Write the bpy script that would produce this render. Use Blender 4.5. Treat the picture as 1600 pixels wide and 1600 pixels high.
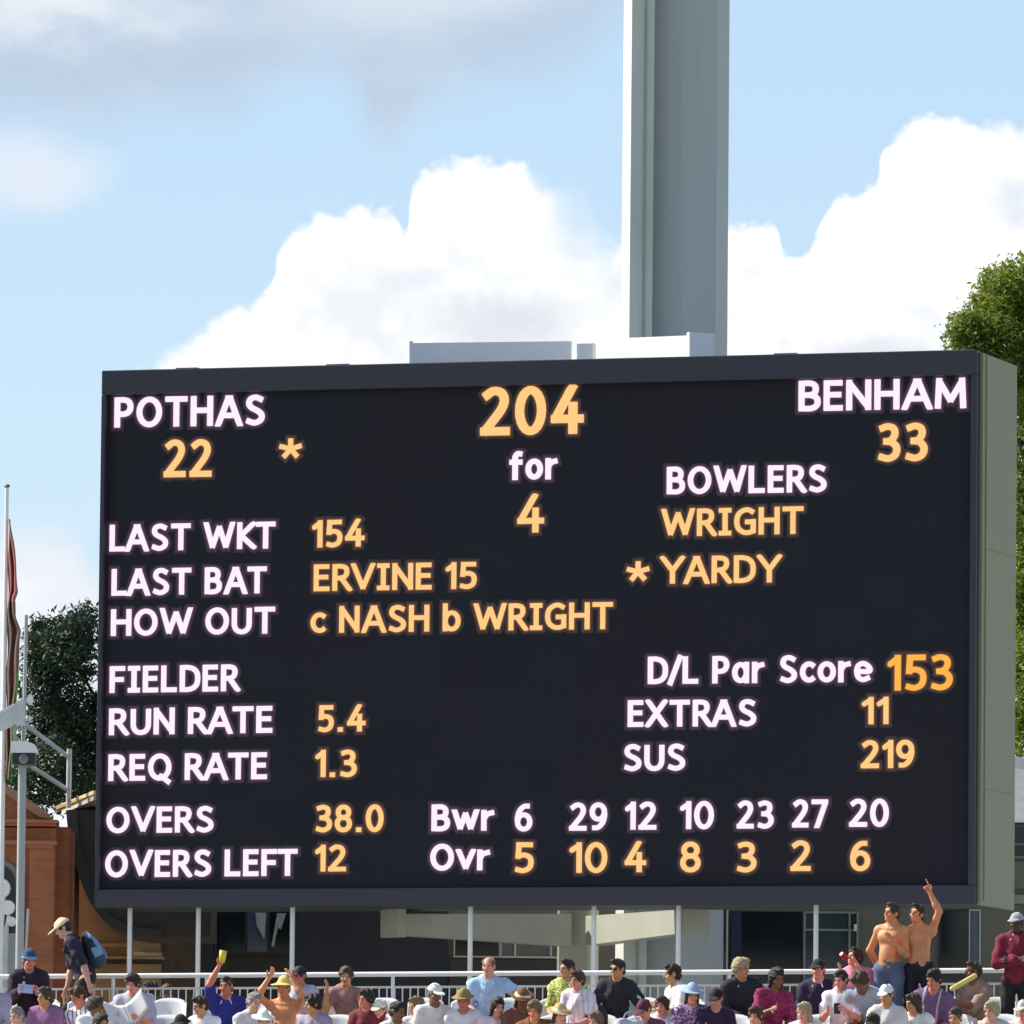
import bpy, bmesh, math, random
import numpy as np
from mathutils import Vector, Matrix
R = math.radians
SC = bpy.context.scene
COL = SC.collection
for _o in list(bpy.data.objects): bpy.data.objects.remove(_o)
random.seed(7)

# ------------------------------------------------------------------ camera
F = 14400.0                      # focal length in pixels of a 1600 px wide frame
PITCH, ROLL, CAMZ = 0.0873, 0.010142, 2.0
cp, sp, cr, sr = math.cos(PITCH), math.sin(PITCH), math.cos(ROLL), math.sin(ROLL)
FW = Vector((0, cp, sp)); UP0 = Vector((0, -sp, cp)); RT0 = Vector((1, 0, 0))
RT = RT0*cr + UP0*sr
UP = UP0*cr - RT0*sr
CAM = Vector((0, 0, CAMZ))
cam = bpy.data.cameras.new('camera'); camo = bpy.data.objects.new('camera', cam); COL.objects.link(camo)
cam.sensor_width = 36; cam.lens = 36*F/1600; cam.clip_start = 1; cam.clip_end = 9000
camo.matrix_world = Matrix(((RT.x, UP.x, -FW.x, 0), (RT.y, UP.y, -FW.y, 0), (RT.z, UP.z, -FW.z, CAMZ), (0, 0, 0, 1)))
SC.camera = camo
SC.render.resolution_x = SC.render.resolution_y = 1024

def ray(px, py):
    return FW + RT*((px-800)/F) + UP*((800-py)/F)
def P(px, py, Y):                # where the sight line through a photo pixel meets the depth Y
    d = ray(px, py); return CAM + d*(Y/d.y)
def px2m(Y): return Y/F

# ------------------------------------------------------------------ light
EL = R(42)
SUN = Vector((-0.938, 0.346, 0)).normalized()*math.cos(EL) + Vector((0, 0, math.sin(EL)))
sl = bpy.data.lights.new('sun', 'SUN'); sl.energy = 5.0; sl.angle = R(0.5); sl.color = (1.0, 0.94, 0.84)
so = bpy.data.objects.new('sun', sl); COL.objects.link(so)
so.rotation_euler = SUN.to_track_quat('Z', 'Y').to_euler()
so.location = (-40, 40, 60)
SC.view_settings.view_transform = 'Standard'; SC.view_settings.look = 'None'
SC.view_settings.exposure = 0.35; SC.view_settings.gamma = 1
EXPF = 2**SC.view_settings.exposure
try:
    SC.cycles.use_denoising = True
    SC.cycles.max_bounces = 8
    SC.cycles.sample_clamp_indirect = 8
except Exception: pass

def lin(*c):
    if len(c) == 1: c = c[0]
    o = []
    for v in c[:3]:
        v /= 255.0
        o.append(v/12.92 if v <= 0.04045 else ((v+0.055)/1.055)**2.4)
    return tuple(o)

class NT:
    """tiny helper to write node trees"""
    def __init__(s, tree): s.t = tree; s.n = tree.nodes; s.l = tree.links
    def new(s, typ, **kw):
        n = s.n.new(typ)
        for k, v in kw.items(): setattr(n, k, v)
        return n
    def put(s, sock, v):
        if isinstance(v, bpy.types.NodeSocket): s.l.new(v, sock)
        else: sock.default_value = v
    def m(s, op, a, b=None, c=None, clamp=False):
        n = s.new('ShaderNodeMath', operation=op); n.use_clamp = clamp
        s.put(n.inputs[0], a)
        if b is not None: s.put(n.inputs[1], b)
        if c is not None: s.put(n.inputs[2], c)
        return n.outputs[0]
    def sstep(s, x, a, b):
        n = s.new('ShaderNodeMapRange', interpolation_type='SMOOTHSTEP')
        s.put(n.inputs['Value'], x); s.put(n.inputs['From Min'], a); s.put(n.inputs['From Max'], b)
        return n.outputs['Result']
    def mix(s, f, a, b):
        n = s.new('ShaderNodeMix', data_type='RGBA')
        s.put(n.inputs[0], f); s.put(n.inputs[6], a if isinstance(a, bpy.types.NodeSocket) else (*a, 1)); s.put(n.inputs[7], b if isinstance(b, bpy.types.NodeSocket) else (*b, 1))
        return n.outputs[2]
    def comb(s, x, y, z):
        n = s.new('ShaderNodeCombineXYZ')
        for i, v in enumerate((x, y, z)): s.put(n.inputs[i], v)
        return n.outputs[0]
    def noise(s, v, scale, detail=4, rough=0.5):
        n = s.new('ShaderNodeTexNoise'); s.put(n.inputs['Vector'], v)
        n.inputs['Scale'].default_value = scale; n.inputs['Detail'].default_value = detail; n.inputs['Roughness'].default_value = rough
        return n.outputs['Fac']
    def curve(s, x, pts):
        n = s.new('ShaderNodeFloatCurve'); s.put(n.inputs['Value'], x)
        c = n.mapping.curves[0]; n.mapping.extend = 'HORIZONTAL'
        n.mapping.use_clip = False
        while len(c.points) < len(pts): c.points.new(0.5, 0.5)
        for p, q in zip(c.points, pts): p.location = q; p.handle_type = 'AUTO_CLAMPED'
        n.mapping.update(); return n.outputs[0]

world = bpy.data.worlds.new('World'); SC.world = world; world.use_nodes = True
def build_world():
    w = NT(world.node_tree); w.n.clear()
    out = w.new('ShaderNodeOutputWorld'); bg = w.new('ShaderNodeBackground')
    w.l.new(bg.outputs[0], out.inputs[0])
    STR = 0.12; bg.inputs['Strength'].default_value = STR
    sky = w.new('ShaderNodeTexSky', sky_type='NISHITA'); sky.sun_disc = False
    sky.sun_elevation = EL; sky.sun_rotation = math.atan2(SUN.x, SUN.y)
    sky.air_density = 1.0; sky.dust_density = 0.6; sky.ozone_density = 1.6; sky.altitude = 50
    tc = w.new('ShaderNodeTexCoord'); sep = w.new('ShaderNodeSeparateXYZ'); w.l.new(tc.outputs['Generated'], sep.inputs[0])
    x, y, z = sep.outputs
    yy = w.m('MAXIMUM', y, 0.02)
    # u, v: tangents of the bearing and of the height above the horizon, one unit = 1600/14400
    k = F/1600
    u = w.m('ADD', w.m('MULTIPLY', w.m('DIVIDE', x, yy), k), 0.5)
    v = w.m('SUBTRACT', w.m('MULTIPLY', w.m('DIVIDE', z, yy), k), 2060/1600-1.0)
    u = w.m('SUBTRACT', u, w.m('MULTIPLY', w.m('SUBTRACT', v, 0.5), -0.0101))
    v = w.m('ADD', v, w.m('MULTIPLY', w.m('SUBTRACT', u, 0.5), -0.0101))
    front = w.sstep(y, 0.02, 0.2)
    def blob(cx, cy, rx, ry, soft=0.5, uu=None, vv=None):
        a = w.m('DIVIDE', w.m('SUBTRACT', uu or u, cx/1600), rx/1600)
        b = w.m('DIVIDE', w.m('SUBTRACT', vv or v, 1-cy/1600), ry/1600)
        d = w.m('SQRT', w.m('ADD', w.m('MULTIPLY', a, a), w.m('MULTIPLY', b, b)))
        return w.sstep(d, 1.0, 1.0-soft)
    uv = w.comb(u, v, 0.0)
    n1 = w.noise(uv, 9, 6, 0.55); n2 = w.noise(w.comb(w.m('ADD', u, 7.3), v, 2.0), 9, 6, 0.55)
    vor = w.new('ShaderNodeTexVoronoi', feature='SMOOTH_F1'); w.l.new(uv, vor.inputs['Vector']); vor.inputs['Scale'].default_value = 34
    vor.inputs['Smoothness'].default_value = 0.5
    bil = vor.outputs['Distance']
    vor2 = w.new('ShaderNodeTexVoronoi', feature='SMOOTH_F1'); w.l.new(uv, vor2.inputs['Vector']); vor2.inputs['Scale'].default_value = 80
    vor2.inputs['Smoothness'].default_value = 0.4
    uw = w.m('ADD', u, w.m('MULTIPLY', w.m('SUBTRACT', n1, 0.5), 0.03))
    vw = w.m('ADD', v, w.m('MULTIPLY', w.m('SUBTRACT', n2, 0.5), 0.03))
    vw = w.m('ADD', vw, w.m('MULTIPLY', w.m('SUBTRACT', bil, 0.42), 0.016))
    vw = w.m('ADD', vw, w.m('MULTIPLY', w.m('SUBTRACT', vor2.outputs['Distance'], 0.42), 0.011))
    vw = w.m('ADD', vw, w.m('MULTIPLY', w.m('SUBTRACT', w.noise(uv, 70, 5, 0.6), 0.5), 0.012))
    # heaped cloud: height of its top over the bearing
    prof = [(0, 838), (60, 832), (110, 850), (150, 900), (168, 800), (180, 620), (235, 572), (300, 530), (355, 482), (395, 470), (425, 430), (428, 400), (480, 345), (520, 330), (560, 325), (600, 318), (618, 325),
            (634, 352), (642, 300), (665, 255), (715, 240), (760, 238), (810, 248), (850, 290), (895, 330), (920, 352), (950, 385), (1000, 370), (1060, 352), (1120, 350), (1180, 347), (1215, 350),
            (1224, 385), (1240, 392), (1275, 372), (1290, 335), (1320, 295), (1345, 290), (1378, 262), (1384, 232), (1400, 208), (1440, 180), (1490, 174), (1530, 188), (1575, 190), (1600, 205)]
    h = w.curve(uw, [(a/1600, 1-b/1600) for a, b in prof])
    soft = w.curve(u, [(0, .03), (.11, .03), (.15, .02), (.2, .014), (.27, .007), (.5, .007), (.53, .02), (.57, .05), (.6, .02), (.65, .007), (.95, .007), (1, .012)])
    m1 = w.sstep(w.m('SUBTRACT', h, vw), w.m('MULTIPLY', soft, -1.0), soft)
    lown = w.noise(w.comb(w.m('MULTIPLY', u, 0.8), w.m('MULTIPLY', v, 1.6), 4.0), 5, 5, 0.55)
    BR = 1.0/(STR*EXPF)                       # radiance that renders as 1.0
    def c(r, g, b, f=1.0): q = lin(r, g, b); return tuple(t*BR*f for t in q)
    skyc = w.mix(0.93, sky.outputs[0], w.mix(w.sstep(v, 0.35, 1.05), c(211, 236, 254), c(193, 224, 252)))
    body = w.mix(w.sstep(lown, 0.38, 0.7), c(255, 255, 255, 1.12), c(250, 252, 255, 1.0))
    for (cx, cy, rx, ry, s, col) in ((790, 500, 190, 75, 0.9, (226, 232, 240)), (900, 370, 70, 90, 0.95, (222, 234, 248)), (650, 430, 70, 30, 0.95, (238, 245, 252)),
                                     (1370, 540, 190, 40, 0.95, (232, 234, 244)), (1590, 300, 75, 95, 0.9, (228, 236, 249)), (1180, 420, 60, 40, 0.95, (248, 250, 255)), (1000, 440, 90, 60, .95, (236, 241, 248)), (60, 960, 300, 200, .4, (236, 242, 250))):
        f = w.m('MULTIPLY', blob(cx, cy, rx, ry, s, uw, vw), w.sstep(lown, 0.25, 0.6))
        body = w.mix(f, body, c(*col))
    bl = w.m('MULTIPLY', w.sstep(bil, 0.35, 0.7), w.sstep(w.m('SUBTRACT', h, vw), 0.02, 0.10))
    body = w.mix(w.m('MULTIPLY', w.m('MULTIPLY', bl, 0.45), w.sstep(lown, 0.40, 0.6)), body, c(228, 235, 246))
    # high grey sheet
    un = w.m('ADD', u, w.m('MULTIPLY', w.m('SUBTRACT', n1, 0.5), 0.09)); vn = w.m('ADD', v, w.m('MULTIPLY', w.m('SUBTRACT', n2, 0.5), 0.08))
    low = w.curve(un, [(0, 1-195/1600), (.14, 1-185/1600), (.23, 1-165/1600), (.3, 1-115/1600), (.34, 1-150/1600), (.383, 1-235/1600), (.42, 1-150/1600), (.5, 1-130/1600), (.55, 1-95/1600), (.6, 1-40/1600), (.66, 1+30/1600), (1, 1+160/1600)])
    m2 = w.sstep(w.m('SUBTRACT', vn, low), -0.035, 0.06)
    m2 = w.m('MULTIPLY', m2, 0.9)
    lit = w.m('MAXIMUM', w.m('MULTIPLY', blob(90, 10, 330, 110, 0.9, un, vn), w.sstep(lown, 0.3, 0.55)), w.m('MULTIPLY', blob(640, -40, 350, 100, 0.95, un, vn), 0.5))
    c2 = w.mix(lit, w.mix(w.sstep(lown, 0.35, 0.65), c(190, 207, 228), c(204, 218, 234)), c(240, 244, 249))
    m3 = w.m('MULTIPLY', blob(55, 265, 150, 95, 0.85, un, vn), 0.85)
    m4 = w.m('MULTIPLY', blob(40, 950, 190, 120, 0.8, un, vn), 0.6)
    res = w.mix(w.m('MULTIPLY', m2, front), skyc, c2)
    res = w.mix(w.m('MULTIPLY', m3, front), res, c(233, 240, 251))
    res = w.mix(w.m('MULTIPLY', m4, front), res, c(226, 235, 248))
    res = w.mix(w.m('MULTIPLY', m1, front), res, body)
    # the rest of the sky: the plain sky with loose cloud
    gn = w.noise(tc.outputs['Generated'], 3.2, 6, 0.6)
    g = w.m('MULTIPLY', w.sstep(gn, 0.5, 0.66), w.sstep(z, 0.02, 0.15))
    rest = w.mix(w.m('MULTIPLY', g, 0.8), sky.outputs[0], (7.0, 7.0, 7.2))
    fin = w.mix(w.sstep(y, 0.75, 0.93), rest, res)
    w.l.new(fin, bg.inputs['Color'])
build_world()

# ------------------------------------------------------------------ materials
MATS = {}
def mat(name, col, rough=0.6, var=0.12, scale=6.0, bump=0.0, bscale=60.0, metal=0.0, spec=0.5, trans=0.0, emit=None, estr=1.0, coat=0.0, stretch=None, var2=0.0):
    if name in MATS: return MATS[name]
    m = bpy.data.materials.new(name); m.use_nodes = True; t = NT(m.node_tree)
    b = t.n['Principled BSDF']
    tc = t.new('ShaderNodeTexCoord'); vec = tc.outputs['Object']
    if stretch:
        mp = t.new('ShaderNodeMapping'); mp.inputs['Scale'].default_value = stretch; t.l.new(vec, mp.inputs[0]); vec = mp.outputs[0]
    n = t.noise(vec, scale, 5, 0.6)
    lo = tuple(max(0, c*(1-var)) for c in col); hi = tuple(min(1, c*(1+var)) for c in col)
    base = t.mix(t.sstep(n, 0.3, 0.7), lo, hi)
    if var2:
        n3 = t.noise(vec, scale*6, 3, 0.6)
        base = t.mix(t.m('MULTIPLY', t.sstep(n3, 0.55, 0.75), var2), base, tuple(c*0.55 for c in col))
    t.l.new(base, b.inputs['Base Color'])
    t.put(b.inputs['Roughness'], t.m('ADD', t.m('MULTIPLY', n, 0.2), rough-0.1))
    b.inputs['Metallic'].default_value = metal
    b.inputs['Specular IOR Level'].default_value = spec
    if trans: b.inputs['Transmission Weight'].default_value = trans
    if coat: b.inputs['Coat Weight'].default_value = coat
    if bump:
        bn = t.new('ShaderNodeBump'); bn.inputs['Strength'].default_value = bump; bn.inputs['Distance'].default_value = 0.01
        t.put(bn.inputs['Height'], t.noise(vec, bscale, 4, 0.6)); t.l.new(bn.outputs[0], b.inputs['Normal'])
    if emit:
        b.inputs['Emission Color'].default_value = (*emit, 1); b.inputs['Emission Strength'].default_value = estr
    MATS[name] = m; return m

def leaf_mat(name, col, tr):
    m = bpy.data.materials.new(name); m.use_nodes = True; t = NT(m.node_tree); t.n.clear()
    o = t.new('ShaderNodeOutputMaterial'); mx = t.new('ShaderNodeMixShader'); d = t.new('ShaderNodeBsdfPrincipled'); tl = t.new('ShaderNodeBsdfTranslucent')
    geo = t.new('ShaderNodeNewGeometry'); tc = t.new('ShaderNodeTexCoord')
    v = geo.outputs['Random Per Island']; n = t.noise(tc.outputs['Object'], 1.1, 3)
    c1 = t.mix(v, tuple(c*0.6 for c in col), tuple(c*1.45 for c in col))
    c2 = t.mix(t.sstep(n, 0.35, 0.65), tuple(q*w for q, w in zip(col, (0.7, 0.75, 0.9))), tuple(q*w for q, w in zip(col, (1.35, 1.2, 0.9))))
    cc = t.mix(0.5, c1, c2)
    t.l.new(cc, d.inputs['Base Color']); d.inputs['Roughness'].default_value = 0.55; d.inputs['Specular IOR Level'].default_value = .3
    t.l.new(t.mix(0.5, cc, tuple(q*w for q, w in zip(col, (1.6, 1.5, .5)))), tl.inputs[0])
    mx.inputs[0].default_value = tr
    t.l.new(d.outputs[0], mx.inputs[1]); t.l.new(tl.outputs[0], mx.inputs[2]); t.l.new(mx.outputs[0], o.inputs[0]); return m

def brick_mat(name, c1, c2, mortar):
    m = bpy.data.materials.new(name); m.use_nodes = True; t = NT(m.node_tree); b = t.n['Principled BSDF']
    tc = t.new('ShaderNodeTexCoord'); sx = t.new('ShaderNodeSeparateXYZ'); t.l.new(tc.outputs['Object'], sx.inputs[0])
    br = t.new('ShaderNodeTexBrick'); t.l.new(t.comb(t.m('ADD', sx.outputs[0], sx.outputs[1]), sx.outputs[2], 0.0), br.inputs['Vector'])
    br.inputs['Color1'].default_value = (*c1, 1); br.inputs['Color2'].default_value = (*c2, 1); br.inputs['Mortar'].default_value = (*mortar, 1)
    br.inputs['Scale'].default_value = 1; br.inputs['Brick Width'].default_value = 0.22; br.inputs['Row Height'].default_value = 0.075; br.inputs['Mortar Size'].default_value = 0.006
    n = t.noise(tc.outputs['Object'], 2.5, 5)
    t.l.new(t.mix(t.m('MULTIPLY', t.sstep(n, 0.35, 0.7), 0.45), br.outputs[0], tuple(q*0.6 for q in c1)), b.inputs['Base Color'])
    b.inputs['Roughness'].default_value = 0.85; return m

# ------------------------------------------------------------------ object helpers
def link(o, parent=None):
    COL.objects.link(o)
    if parent is not None: o.parent = parent
    return o
def tag(o, label, cat=None, group=None, kind=None):
    if label: o['label'] = label
    if cat: o['category'] = cat
    if group: o['group'] = group
    if kind: o['kind'] = kind
    return o
def thing(name, label, cat, loc=(0, 0, 0), rotz=0.0, group=None):
    o = bpy.data.objects.new(name, None); o.empty_display_size = 0.3; link(o)
    o.location = loc; o.rotation_euler = (0, 0, rotz); o.matrix_basis = Matrix.Translation(loc) @ Matrix.Rotation(rotz, 4, 'Z')
    return tag(o, label, cat, group)
def mesh_obj(name, verts, faces, m, parent=None, smooth=False, mi=None):
    me = bpy.data.meshes.new(name); me.from_pydata([tuple(v) for v in verts], [], faces)
    for q in (m if isinstance(m, (list, tuple)) else [m]): me.materials.append(q)
    if mi is not None: me.polygons.foreach_set('material_index', mi)
    if smooth: me.polygons.foreach_set('use_smooth', [True]*len(me.polygons))
    me.update(); o = bpy.data.objects.new(name, me); return link(o, parent)

class MB:
    """collects shapes, then links them as one mesh object"""
    def __init__(s): s.bm = bmesh.new()
    def box(s, c, d, bevel=0.0, rot=None):
        r = bmesh.ops.create_cube(s.bm, size=1.0); vs = r['verts']
        bmesh.ops.scale(s.bm, vec=d, verts=vs)
        if bevel:
            es = list({e for v in vs for e in v.link_edges})
            q = bmesh.ops.bevel(s.bm, geom=es, offset=bevel, segments=2, affect='EDGES', profile=0.5); vs = list({v for f in q['faces'] for v in f.verts} | {v for v in vs if v.is_valid})
        if rot is not None: bmesh.ops.rotate(s.bm, cent=(0, 0, 0), matrix=rot, verts=vs)
        bmesh.ops.translate(s.bm, vec=c, verts=vs); return s
    def tube(s, a, b, r0, r1=None, n=10, caps=True):
        a = Vector(a); b = Vector(b); r1 = r0 if r1 is None else r1; d = b-a
        q = d.to_track_quat('Z', 'Y').to_matrix().to_4x4()
        bmesh.ops.create_cone(s.bm, cap_ends=caps, segments=n, radius1=r0, radius2=r1, depth=d.length, matrix=Matrix.Translation((a+b)/2) @ q); return s
    def sphere(s, c, r, seg=12, scale=(1, 1, 1)):
        bmesh.ops.create_uvsphere(s.bm, u_segments=seg, v_segments=max(6, seg//2), radius=r, matrix=Matrix.Translation(c) @ Matrix.Diagonal((*scale, 1))); return s
    def prism(s, pts, d):
        """pts: 3-D outline, d: extrusion vector"""
        n = len(pts); d = Vector(d)
        a = [s.bm.verts.new(p) for p in pts]; b = [s.bm.verts.new(Vector(p)+d) for p in pts]
        s.bm.faces.new(a); s.bm.faces.new(b[::-1])
        for i in range(n): s.bm.faces.new((a[i], b[i], b[(i+1) % n], a[(i+1) % n]))
        return s
    def build(s, name, m, parent=None, smooth=False):
        bmesh.ops.recalc_face_normals(s.bm, faces=s.bm.faces)
        me = bpy.data.meshes.new(name); s.bm.to_mesh(me); s.bm.free()
        for q in (m if isinstance(m, (list, tuple)) else [m]): me.materials.append(q)
        if smooth:
            me.polygons.foreach_set('use_smooth', [True]*len(me.polygons))
            try: me.set_sharp_from_angle(angle=R(40))
            except Exception: pass
        o = bpy.data.objects.new(name, me); return link(o, parent)

def rect(px0, py0, px1, py1, Y, t, ybase=None):
    """a box whose front face covers the given outline at depth Y: centre and size"""
    a = P(px0, (py0+py1)/2, Y); b = P(px1, (py0+py1)/2, Y); c = P((px0+px1)/2, py0, Y); d = P((px0+px1)/2, py1, Y)
    return ((a.x+b.x)/2, Y+t/2, (c.z+d.z)/2), (b.x-a.x, t, c.z-d.z)

YAW = 0.3207                                        # the board and the stand are turned this far
EX = Vector((math.cos(YAW), -math.sin(YAW), 0)); ED = Vector((math.sin(YAW), math.cos(YAW), 0)); TY = math.tan(YAW)

white_paint = mat('white_paint', (0.86, 0.85, 0.82), 0.4, 0.05, 3, var2=0.1)
pole_grey = mat('mast_paint', lin(184, 188, 189), 0.45, 0.06, 0.8, stretch=(3, 3, 0.25), var2=0.06)
beam_grey = mat('beam_shaded_paint', lin(186, 187, 172), 0.5, 0.05, 1.5)  # darker copy of the arm paint, shade under the board put into its colour
dark_frame = mat('dark_frame_paint', lin(54, 52, 64), 0.5, 0.08, 0.7, stretch=(1, 1, .3))
side_paint = mat('side_panel_paint', lin(142, 141, 110), 0.5, 0.06, 0.6, stretch=(2, 2, .2))

# ------------------------------------------------------------------ setting
FLOOR = CAMZ + 2.80
def struct(o): o['kind'] = 'structure'; return o
grass = mat('grass', (0.075, 0.10, 0.040), 0.9, 0.3, 0.2, var2=0.4)
concrete = mat('concrete', (0.34, 0.33, 0.31), 0.85, 0.15, 1.2, bump=0.2, var2=0.3)
def frame_mat(p):                                    # local frame of the stand: x along the rows, y away from the camera
    return Matrix.Translation(p) @ Matrix.Rotation(-YAW, 4, 'Z')
def build_ground():
    struct(mesh_obj('ground', [(-4000, -4000, 0), (4000, -4000, 0), (4000, 4000, 0), (-4000, 4000, 0)], [(0, 1, 2, 3)], grass))
    # terrace: concourse slab and steps down to the field, profile swept along the rows
    pts = [(70, 0), (70, FLOOR)]
    y, z = -0.75, FLOOR
    pts.append((y+0.02, z))
    for k in range(19):
        z -= 0.22; pts.append((y+0.02, z)); y -= 0.8; pts.append((y+0.02, z))
    pts.append((y+0.02, 0.004))
    L = 22; n = len(pts)
    vs = [(-L, a, b) for a, b in pts] + [(L, a, b) for a, b in pts]
    fs = [tuple(range(n))[::-1], tuple(range(n, 2*n))] + [(i, (i+1) % n, n+(i+1) % n, n+i) for i in range(n)]
    o = mesh_obj('terrace', vs, fs, concrete); o.matrix_world = frame_mat((0, 106.25, 0)); struct(o)
build_ground()

# ------------------------------------------------------------------ scoreboard
BW, BH, BT = 12.0524, 7.1406, 1.75
BO = Vector((0.26228, 120.0, CAMZ+5.35565))          # middle of the lower front edge
BM = Matrix.Translation(BO) @ Matrix.Rotation(-YAW, 4, 'Z')   # local: x along, y depth, z up
BMI = BM.inverted()
def on_board(px, py, depth=0.0):
    """local board coordinates of the photo pixel on the plane at that depth"""
    o = BMI @ CAM; d = BMI.to_3x3() @ ray(px, py)
    t = (depth-o.y)/d.y; return o + d*t
board = thing('scoreboard', 'large dark electronic cricket scoreboard with white and orange lettering', 'scoreboard', BO, -YAW)

G = {}
def arc(cx, cy, rx, ry, a0=0, a1=360, n=22):
    return ['L'] + [(cx+rx*math.cos(R(a0+(a1-a0)*i/n)), cy+ry*math.sin(R(a0+(a1-a0)*i/n))) for i in range(n+1)]
def L(*p): return ['P', *p]
def S(*p):                                           # smooth curve through the points
    q = [p[0]] + list(p) + [p[-1]]; out = ['L']
    for i in range(1, len(q)-2):
        for j in range(6):
            t = j/6; a, b, c, d = (np.array(v, float) for v in q[i-1:i+3])
            out.append(tuple(0.5*((2*b)+(c-a)*t+(2*a-5*b+4*c-d)*t*t+(3*b-a-3*c+d)*t**3)))
    out.append(p[-1]); return out
G['A'] = (.60, [L((0, 0), (.27, 1), (.33, 1), (.60, 0)), L((.11, .30), (.49, .30))])
G['B'] = (.42, [L((0, 0), (0, 1)), S((0, 1), (.24, 1), (.36, .88), (.36, .66), (.24, .54), (0, .54)), S((.2, .54), (.34, .48), (.42, .34), (.40, .12), (.26, 0), (0, 0))])
G['D'] = (.50, [L((0, 0), (0, 1)), S((0, 1), (.2, 1), (.38, .92), (.5, .7), (.5, .3), (.38, .08), (.2, 0), (0, 0))])
G['E'] = (.35, [L((0, 0), (0, 1)), L((0, 1), (.34, 1)), L((0, .53), (.31, .53)), L((0, 0), (.35, 0))])
G['F'] = (.35, [L((0, 0), (0, 1)), L((0, 1), (.35, 1)), L((0, .5), (.31, .5))])
G['G'] = (.52, [S((.5, .9), (.36, 1), (.2, .97), (.05, .8), (0, .5), (.05, .2), (.2, .03), (.36, 0), (.52, .07)), L((.52, .07), (.52, .47)), L((.34, .47), (.52, .47))])
G['H'] = (.50, [L((0, 0), (0, 1)), L((.5, 0), (.5, 1)), L((0, .53), (.5, .53))])
G['I'] = (.24, [L((.12, 0), (.12, 1)), L((0, 1), (.24, 1)), L((0, 0), (.24, 0))])
G['K'] = (.44, [L((0, 0), (0, 1)), L((.42, 1), (.05, .5)), L((.05, .5), (.44, 0))])
G['L'] = (.36, [L((0, 1), (0, 0)), L((0, 0), (.36, 0))])
G['M'] = (.66, [L((0, 0), (.03, 1)), L((.03, 1), (.33, .2)), L((.33, .2), (.63, 1)), L((.63, 1), (.66, 0))])
G['N'] = (.50, [L((0, 0), (0, 1)), L((0, 1), (.5, 0)), L((.5, 0), (.5, 1))])
G['O'] = (.60, [arc(.30, .5, .30, .51)])
G['P'] = (.40, [L((0, 0), (0, 1)), S((0, 1), (.2, 1), (.34, .93), (.4, .72), (.34, .51), (.2, .43), (0, .43))])
G['Q'] = (.60, [arc(.30, .5, .30, .51), L((.34, .08), (.54, -.14))])
G['R'] = (.44, [L((0, 0), (0, 1)), S((0, 1), (.2, 1), (.34, .93), (.38, .74), (.32, .55), (.18, .48), (0, .48)), L((.2, .48), (.44, 0))])
G['S'] = (.42, [S((.40, .92), (.24, 1.01), (.08, .95), (.03, .76), (.11, .6), (.3, .46), (.41, .3), (.38, .1), (.2, -.01), (.0, .07))])
G['T'] = (.50, [L((.25, 0), (.25, 1)), L((0, 1), (.5, 1))])
G['U'] = (.48, [S((0, 1), (0, .6), (.01, .25), (.1, .05), (.24, -.01), (.38, .05), (.47, .25), (.48, .6), (.48, 1))])
G['V'] = (.56, [L((0, 1), (.28, 0)), L((.28, 0), (.56, 1))])
G['W'] = (.86, [L((0, 1), (.20, 0)), L((.20, 0), (.43, .92)), L((.43, .92), (.66, 0)), L((.66, 0), (.86, 1))])
G['X'] = (.50, [L((0, 0), (.49, 1)), L((.01, 1), (.5, 0))])
G['Y'] = (.54, [L((0, 1), (.27, .47)), L((.54, 1), (.27, .47)), L((.27, .47), (.27, 0))])
G['C'] = (.5, [arc(.30, .5, .30, .51, 50, 310)])
G['0'] = (.44, [arc(.22, .5, .22, .51)])
G['1'] = (.19, [L((0, .80), (.19, 1)), L((.19, 1), (.19, 0))])
G['2'] = (.42, [S((.02, .88), (.17, 1.0), (.33, .95), (.39, .76), (.32, .52), (.14, .22), (.0, 0)), L((0, 0), (.42, 0))])
G['3'] = (.41, [S((.02, .94), (.18, 1.0), (.33, .93), (.36, .74), (.27, .57), (.12, .53)), S((.12, .53), (.30, .49), (.41, .32), (.37, .1), (.2, -.01), (.0, .05))])
G['4'] = (.48, [L((.30, 1), (0, .27)), L((0, .27), (.48, .27)), L((.35, .58), (.35, 0))])
G['5'] = (.40, [L((.38, 1), (.06, 1)), L((.06, 1), (.04, .56)), S((.04, .56), (.2, .60), (.35, .52), (.40, .33), (.35, .1), (.18, -.01), (.0, .04))])
G['6'] = (.42, [S((.37, .98), (.22, .96), (.08, .78), (.01, .5), (.01, .3)), arc(.215, .30, .205, .31)])
G['7'] = (.42, [L((0, 1), (.42, 1)), L((.42, 1), (.14, 0))])
G['8'] = (.42, [arc(.21, .765, .18, .24), arc(.21, .27, .21, .28)])
G['9'] = (.42, [S((.05, .02), (.2, .04), (.34, .22), (.41, .5), (.41, .7)), arc(.205, .70, .205, .31)])
G['a'] = (.40, [arc(.20, .36, .20, .37), L((.40, .72), (.40, 0))])
G['b'] = (.42, [L((0, 1.05), (0, 0)), arc(.21, .36, .21, .37)])
G['c'] = (.34, [arc(.22, .36, .22, .37, 50, 310)])
G['e'] = (.42, [S((.02, .37), (.42, .37), (.40, .58), (.22, .73), (.05, .62), (0, .36), (.06, .1), (.22, -.01), (.40, .08))])
G['f'] = (.30, [S((.32, 1.06), (.2, 1.07), (.11, .92), (.11, .7)), L((.11, .8), (.11, 0)), L((0, .70), (.28, .70))])
G['o'] = (.44, [arc(.22, .36, .22, .37)])
G['r'] = (.28, [L((0, .72), (0, 0)), S((0, .42), (.1, .64), (.28, .72))])
G['v'] = (.42, [L((0, .72), (.21, 0)), L((.21, 0), (.42, .72))])
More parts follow.
